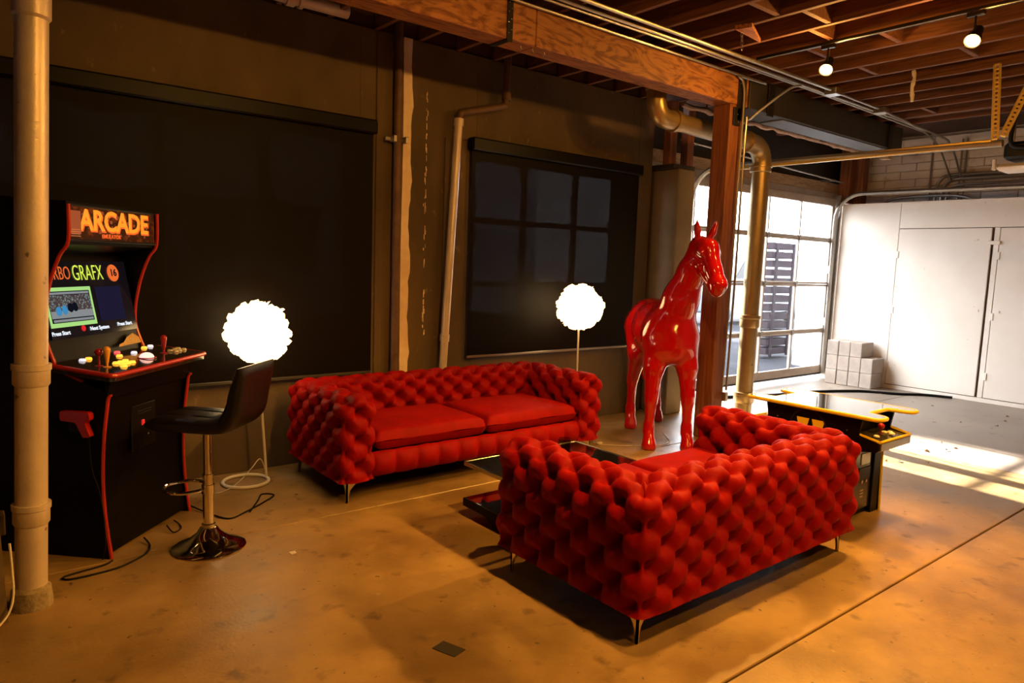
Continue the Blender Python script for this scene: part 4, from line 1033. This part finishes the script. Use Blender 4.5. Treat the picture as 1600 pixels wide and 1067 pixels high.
for s in (-1, 1):
    pn = MB().box((0, s*.272, .27), (.426, .016, .45), .004).build('coin_panel', M_panelgrey, ct)
    MB().box((.155, s*.285, .25), (.10, .02, .50), .004).build('black_return', M_blackm, pn)
    MB().box((.0, s*.282, .40), (.13, .006, .08), .003).build('window', mat('coin_window', (.45, .42, .38), .15), pn)
    MB().box((.0, s*.282, .30), (.17, .006, .08), .003).build('coin_return', M_black, pn)
    for dx in (-.03, .03): MB().lathe([(.012, 0), (.012, .005), (.007, .006)], (dx, s*.286, .24), 12, 'y').build('coin_slot', M_chrome2, pn)
    for k in range(3): MB().box((-.02, s*.281, .135+.022*k), (.05, .003, .012), .001).build('printed_line', M_conduit, pn)
    # control shelf
    sh = MB().prism([(s*.28, .60), (s*.45, .575), (s*.455, .535), (s*.44, .505), (s*.28, .50)], -.215, .215, 'yz').build('control_shelf', mat('control_shelf_art', (.02, .018, .015), .25, col2=(.22, .17, .08), nscale=35, nlo=.55, nhi=.66, coord='Object', coat=.5), ct, 30)
    MB().box((0, s*.462, .545), (.43, .012, .05), .003).build('front_strip', M_conduit, sh)
    MB().tube([(-.225, s*.458, .578), (.225, s*.458, .578)], .009, 8).build('edge_moulding', M_yel, sh)
    mb = MB().cyl((-.02, s*.37, .585), (-.02, s*.37, .63), .006, n=10); mb.sphere((-.02, s*.37, .645), .022, 16, 10); o = mb.build('joystick', M_red, sh, 60)
    for (dx, dy) in ((.06, .36), (.10, .38), (.06, .41), (-.12, .39)): MB().lathe([(.019, 0), (.019, .006), (.013, .012), (.001, .012)], (dx, s*dy, .588), 14).build('button', mat('cream_button', (.75, .68, .5), .3), sh)
# round emblem on the long side facing the big sofa: plain ring and two wedges
mb = MB().tube([(-.238, .02+.13*math.cos(a), .58+.13*math.sin(a)) for a in np.linspace(0, 2*PI, 41)[:-1]], .006, 6, closed=True); mb.build('printed_ring', M_steel, ct)
for dy in (-.05, .06):
    MB().prism([(dy-.045, .645), (dy+.045, .645), (dy+.03, .58), (dy-.03, .58)], -.239, -.236, 'yz').build('printed_wedge', M_yel, ct)
for (y, z) in ((-.25, .62), (-.25, .54), (.25, .62), (.25, .54)): MB().sphere((-.236, y, z), .006, 8, 5).build('bolt', M_chrome2, ct)
for (x, y) in ((-.2, -.27), (.2, -.27), (-.2, .27), (.2, .27)): pass

# ------------------------------------------------------------------ coffee table and cup
tb = thing('coffee_table', 'low black glass coffee table with thin metal rims between the two sofas', 'table', (3.02, 3.26, 0))
M_bglass = mat('black_table_glass', (.006, .005, .005), .05, coat=1, spec=.6)
TWX, TWY = .98, .68
for z, th, nm in ((.355, .012, 'tabletop'), (.10, .045, 'lower_shelf')):
    o = MB().box((0, 0, z), (TWX-.012, TWY-.012, th), .003).build(nm, M_bglass, tb)
    rim = [(-TWX/2, -TWY/2), (TWX/2, -TWY/2), (TWX/2, TWY/2), (-TWX/2, TWY/2)]
    mb = MB()
    for (cx, cy, sx, sy) in ((0, -TWY/2, TWX, .014), (0, TWY/2, TWX, .014), (-TWX/2, 0, .014, TWY), (TWX/2, 0, .014, TWY)): mb.box((cx, cy, z-.004), (sx, sy, .026 if nm == 'tabletop' else .05), .002)
    mb.build('metal_rim', M_chrome2 if nm == 'tabletop' else M_blackm, o)
MB().box((.05, 0, .235), (.50, .34, .225), .004).build('pedestal', M_blackm, tb)
MB().box((0, 0, .04), (TWX-.2, TWY-.2, .08), .004).build('plinth', M_blackm, tb)
cup = MB().lathe([(.036, 0), (.040, .004), (.046, .085), (.0445, .085), (.039, .008), (.001, .008)], n=28).build('glass_cup', M_cup); cup.location = (3.27, 3.46, .3615)
tag(cup, 'small smoky glass tumbler on the far edge of the coffee table', 'glass')

# ------------------------------------------------------------------ roller shades
def shade(name, label, x0, x1, z0, z1, drop):
    t = thing(name, label, 'blind', ((x0+x1)/2, 5.2, z0))
    MB().box(((x0+x1)/2, 5.215, z1-.055), (x1-x0+.04, .10, .11), .012).build('cassette', M_blackm, t, world=True)
    mb = MB(); nx, nz = 40, 24; vs = []
    for i in range(nx+1):
        for j in range(nz+1):
            u, v = i/nx, j/nz
            flare = .05*(1-v)**2*(abs(2*u-1)**4)
            vs.append((x0+(x1-x0)*u+(-.5+u)*2*-.0, 5.215-.006*math.sin(u*6.3)*(1-v)-.02*flare, z0+(z1-.1-z0)*v))
    fs = [(i*(nz+1)+j, (i+1)*(nz+1)+j, (i+1)*(nz+1)+j+1, i*(nz+1)+j+1) for i in range(nx) for j in range(nz)]
    mb.add(vs, fs); mb.build('fabric', M_shade2 if drop else M_shade1, t, world=True)
    MB().box(((x0+x1)/2, 5.214, z0), (x1-x0, .012, .025), .004).build('hem_bar', M_conduit if drop else M_dark, t, world=True)
shade('roller_shade', 'large black roller shade behind the arcade cabinet', -.45, 2.685, .70, 2.73, 0)
shade('roller_shade', 'smaller black roller shade above the long sofa', 3.65, 5.86, .77, 2.73, 1)
MB()

# ------------------------------------------------------------------ garage door tracks, hangers and opener
def track(label, X, yback, side):
    t = thing('door_track', label, 'track', (X, 5.4, 0))
    pts = [(X, 5.44, .1), (X, 5.44, 2.45)]+[(X, 5.06+.38*math.cos(a), 2.46+.38*math.sin(a)) for a in np.linspace(0, PI/2, 9)]+[(X, yback, 2.80+.0)]
    MB().tube(pts, .032, 8).build('rail', M_galv, t, world=True)
    for z in (.9, 1.7): MB().box((X, 5.47, z), (.06, .06, .12), .004).build('bracket', M_galv, t, world=True)
    return t
M_perf = mat('yellow_perforated_steel', (.62, .42, .10), .45, metal=.4)
t = track('left galvanised garage door track running out into the room', 7.07, 2.22, 1)
MB().box((7.07, 3.75, 2.81), (.05, 2.9, .055), .004).build('track_angle', M_perf, t, world=True)
track('right garage door track along the top of the white cabinet', 10.6, 1.0, 1)
def hanger(label, p, q):
    p, q = Vector(p), Vector(q); d = (q-p); n = int(d.length/.035)
    t = thing('perforated_hanger', label, 'bracket', p)
    mb = MB(); a = d.normalized(); s = a.cross(Vector((1, 0, 0))).normalized()
    # angle iron built as strips around slots
    for off in (-.020, .020): mb.tube([p+s*off, q+s*off], .0115, 4)
    for k in range(n+1): c = p+d*(k/n); mb.tube([c-s*.02, c+s*.02], .011, 4)
    mb.build('slotted_bar', M_perf, t, 30, world=True)
hanger('upright slotted steel hanger at the end of the left door track', (7.0, 2.26, 2.83), (7.0, 2.30, 3.45)); hanger('slanted yellow slotted steel hanger beside the upright one', (7.0, 2.20, 2.85), (7.05, 2.00, 3.45))
t = thing('door_opener', 'garage door opener with a pale light cover hanging at the right edge', 'opener', (8.7, 2.5, 2.8))
MB().box((8.72, 2.42, 2.96), (.36, .5, .18), .03).build('motor_housing', M_black, t, world=True)
MB().box((8.72, 2.45, 2.80), (.34, .56, .07), .03).build('light_cover', M_cab, t, world=True)
MB().box((8.55, 2.74, 2.83), (.04, .03, .12), .006).build('end_cap', M_lampmetal, t, world=True)
for y in (2.3, 2.6): MB().box((8.6, y, 3.25), (.03, .006, .45), .002).build('hanger_strap', M_perf, t, world=True)
MB().tube(curve([(8.5, 2.55, 3.45), (8.5, 2.6, 3.15), (8.5, 2.58, 3.0), (8.52, 2.45, 2.98), (8.52, 2.3, 3.0)], 6), .022, 10).build('belt_loop', M_black, t, world=True)

# conduits on the block wall
for k, (y0, z, r, y1) in enumerate(((4.30, 3.10, .022, -1.), (4.22, 3.04, .030, -1.), (4.16, 2.96, .020, -1.))):
    lab = ('upper', 'middle and thickest', 'lower')[k]+' conduit bending along the white block wall'
    conduit(lab, [(11.22, y0, 2.5), (11.22, y0, z-.22), (11.22, y0-.05, z-.06), (11.22, y0-.2, z), (11.22, 3.4, z), (11.22, y1, z)], r, 'wall_conduit')
for k, y in enumerate((4.40, 4.02, 3.96)):
    conduit(('left', 'centre', 'right')[k]+' thin upright conduit on the white block wall', [(11.25, y, 2.5), (11.25, y, 3.6)], .013, 'wall_conduit')
conduit('curved conduit hooping just above the white cabinet top', [(11.2, 5.05, 2.5), (11.2, 5.0, 2.72), (11.2, 4.85, 2.80), (11.2, 4.4, 2.82), (11.2, 4.0, 2.80), (11.2, 3.8, 2.72), (11.2, 3.75, 2.5)], .022, 'wall_conduit')

# ------------------------------------------------------------------ white storage cabinet along the right wall
sb = thing('storage_cabinet', 'long white painted storage cabinet wall with two visible doors', 'cabinet', (10.95, 2.5, 0))
CX = 10.72
def cpanel(name, y0, y1, z0, z1, x=CX, th=.03, m=M_cab): return MB().box((x+th/2, (y0+y1)/2, (z0+z1)/2), (th, y1-y0, z1-z0), .003).build(name, m, sb, world=True)
cpanel('fixed_panel', 4.545, 5.40, .06, 2.68); cpanel('top_panel', -2.5, 4.54, 2.325, 2.68); cpanel('skirting', -2.5, 5.40, .0, .055)
cpanel('carcass', -2.5, 5.40, .02, 2.66, CX+.05, .38, M_cabgap)
cpanel('stile', 3.285, 3.345, .06, 2.32)
for (a, b_) in ((3.375, 4.535), (2.08, 3.275)):
    d = cpanel('cabinet_door', a, b_, .065, 2.315, CX-.004, .028)
    for z in (.35, 1.15, 1.95):
        MB().box((CX-.008, b_-.004, z), (.014, .03, .10), .003).build('hinge', M_cab, d, world=True)
    MB().lathe([(.016, 0), (.016, .02), (.001, .022)], (CX-.02, a+.07 if a > 3 else b_-.07, 1.22), 12, 'x').build('knob', M_cab, d, world=True)
cpanel('cabinet_door', .8, 2.07, .065, 2.315, CX-.004, .028)
MB().box((CX-.02, 3.33, 2.12), (.03, .14, .05), .006).build('latch', M_cab, sb, world=True)
cpanel('cabinet_top', -2.5, 5.40, 2.68, 2.70, CX-.01, .46)

# stack of pale pavers by the cabinet
k = 0; pav = None
ST = [(r, c) for r in range(3) for c in range(4) if not (r == 2 and c == 3)]
ordc = ['leftmost', 'second from left', 'third from left', 'rightmost']; ordr = ['bottom', 'middle', 'top']
for r, c in ST:
    if pav is None:
        o = MB().box((0, 0, .1085), (.36, .168, .216), .008).build('concrete_block', M_cube); pav = o
    else:
        o = pav.copy(); COL.objects.link(o)
    o.location = (10.50+float(rng.uniform(-.006, .006)), 5.165-.1735*c+float(rng.uniform(-.002, .002)), .0005+.2175*r); o.rotation_euler = (0, 0, 0)
    nm = ordc[c] if not (r == 2 and c == 2) else 'rightmost'
    tag(o, 'pale concrete block, %s in the %s row of the stack' % (nm, ordr[r]), 'block', 'stacked concrete blocks')

# ------------------------------------------------------------------ left post, cables, floor bits
t = thing('concrete_post', 'rough concrete post at the left picture edge beside the grey pipe', 'post', (.02, 3.70, 0))
mb = MB(); mb.add([(-.25, 3.62, 0), (.130, 3.62, 0), (.130, 3.85, 0), (-.25, 3.85, 0), (-.25, 3.62, 1.35), (.085, 3.62, 1.35), (.085, 3.85, 1.35), (-.25, 3.85, 1.35)], [(0, 1, 2, 3), (4, 5, 6, 7), (0, 1, 5, 4), (1, 2, 6, 5), (2, 3, 7, 6), (3, 0, 4, 7)])
mb.build('shaft', M_pil, t, world=True); MB().box((.10, 3.90, .36), (.09, .08, .10), .006).build('junction_box', M_pil, t, world=True)
tag(MB().tube(curve([(.148, 3.66, .34), (.152, 3.64, .22), (.150, 3.60, .12), (.12, 3.56, .05), (.04, 3.50, .012), (-.10, 3.46, .008)], 6), .005, 8).build('white_cable', M_cordw), 'white cable drooping in front of the concrete post', 'cable')
tag(MB().tube(curve([(.60, 4.05, .01), (.55, 4.02, .005), (.38, 3.98, .005), (.40, 3.93, .005), (.58, 3.94, .005), (.68, 3.99, .005), (.76, 4.06, .005), (.80, 4.16, .006), (.79, 4.26, .02)], 6), .005, 8).build('black_cable', M_cordb), 'black cable looped on the floor at the arcade cabinet front corner', 'cable')
tag(MB().tube(curve([(.93, 4.36, .03), (.95, 4.29, .006), (1.0, 4.33, .006), (1.01, 4.40, .006), (.99, 4.45, .02)], 6), .004, 8).build('black_cable', M_cordb), 'small black cable loop under the middle of the arcade cabinet', 'cable')
tag(MB().tube(curve([(1.12, 4.72, .02), (1.2, 4.50, .008), (1.28, 4.34, .006), (1.40, 4.40, .006), (1.56, 4.52, .006), (1.66, 4.62, .006), (1.60, 4.68, .006), (1.53, 4.56, .006), (1.42, 4.38, .008)], 6), .005, 8).build('black_cable', M_cordb), 'black cable with a looped end behind the stool pedestal', 'cable')
t = thing('power_plug', 'white plug lying on the floor right of the long sofa', 'plug', (4.62, 4.42, 0))
MB().box((0, 0, .012), (.06, .035, .022), .008).build('body', M_cordw, t); 
for s in (-1, 1): MB().box((-.04, s*.008, .012), (.025, .003, .006), .001).build('prong', M_chrome2, t)
tag(MB().tube(curve([(7.6, 5.25, .02), (8.4, 5.0, .018), (9.2, 4.85, .018), (9.9, 4.55, .018), (10.2, 4.15, .018), (10.5, 3.9, .018), (10.62, 3.6, .02)], 8), .018, 10).build('black_hose', M_cordb), 'long black hose lying on the floor in front of the block stack', 'hose')
o = MB().prism([(1.53, 2.38), (1.60, 2.40), (1.64, 2.29), (1.57, 2.27)], .0005, .003, 'xy').build('floor_patch', M_tape); tag(o, 'small dark rectangular patch on the floor in front', 'patch')
mb = MB()
for k in range(40):
    x = 6.4+3.9*rng.random(); y = 1.8+2.6*rng.random(); a = rng.random()*6; r = .012+.022*rng.random()
    mb.add([(x+r*math.cos(a+q)*(1 if i % 2 else .5), y+r*math.sin(a+q)*(1 if i % 2 else .5), .004+.012*(i % 3)*rng.random()) for i, q in enumerate(np.linspace(0, 2*PI, 7)[:-1])], [(0, 1, 2, 3, 4, 5)])
o = mb.build('leaf_litter', M_leaf, None, 0); o['kind'] = 'stuff'; tag(o, 'scattered dry leaf scraps on the concrete near the white cabinet', 'litter')

# small loose bits on the near floor
o = MB().prism([(1.400, 3.665), (1.435, 3.662), (1.430, 3.630), (1.402, 3.626)], .0005, .002, 'xy').build('paper_scrap', M_cordw); tag(o, 'tiny pale paper scrap on the floor right of the stool base', 'paper')
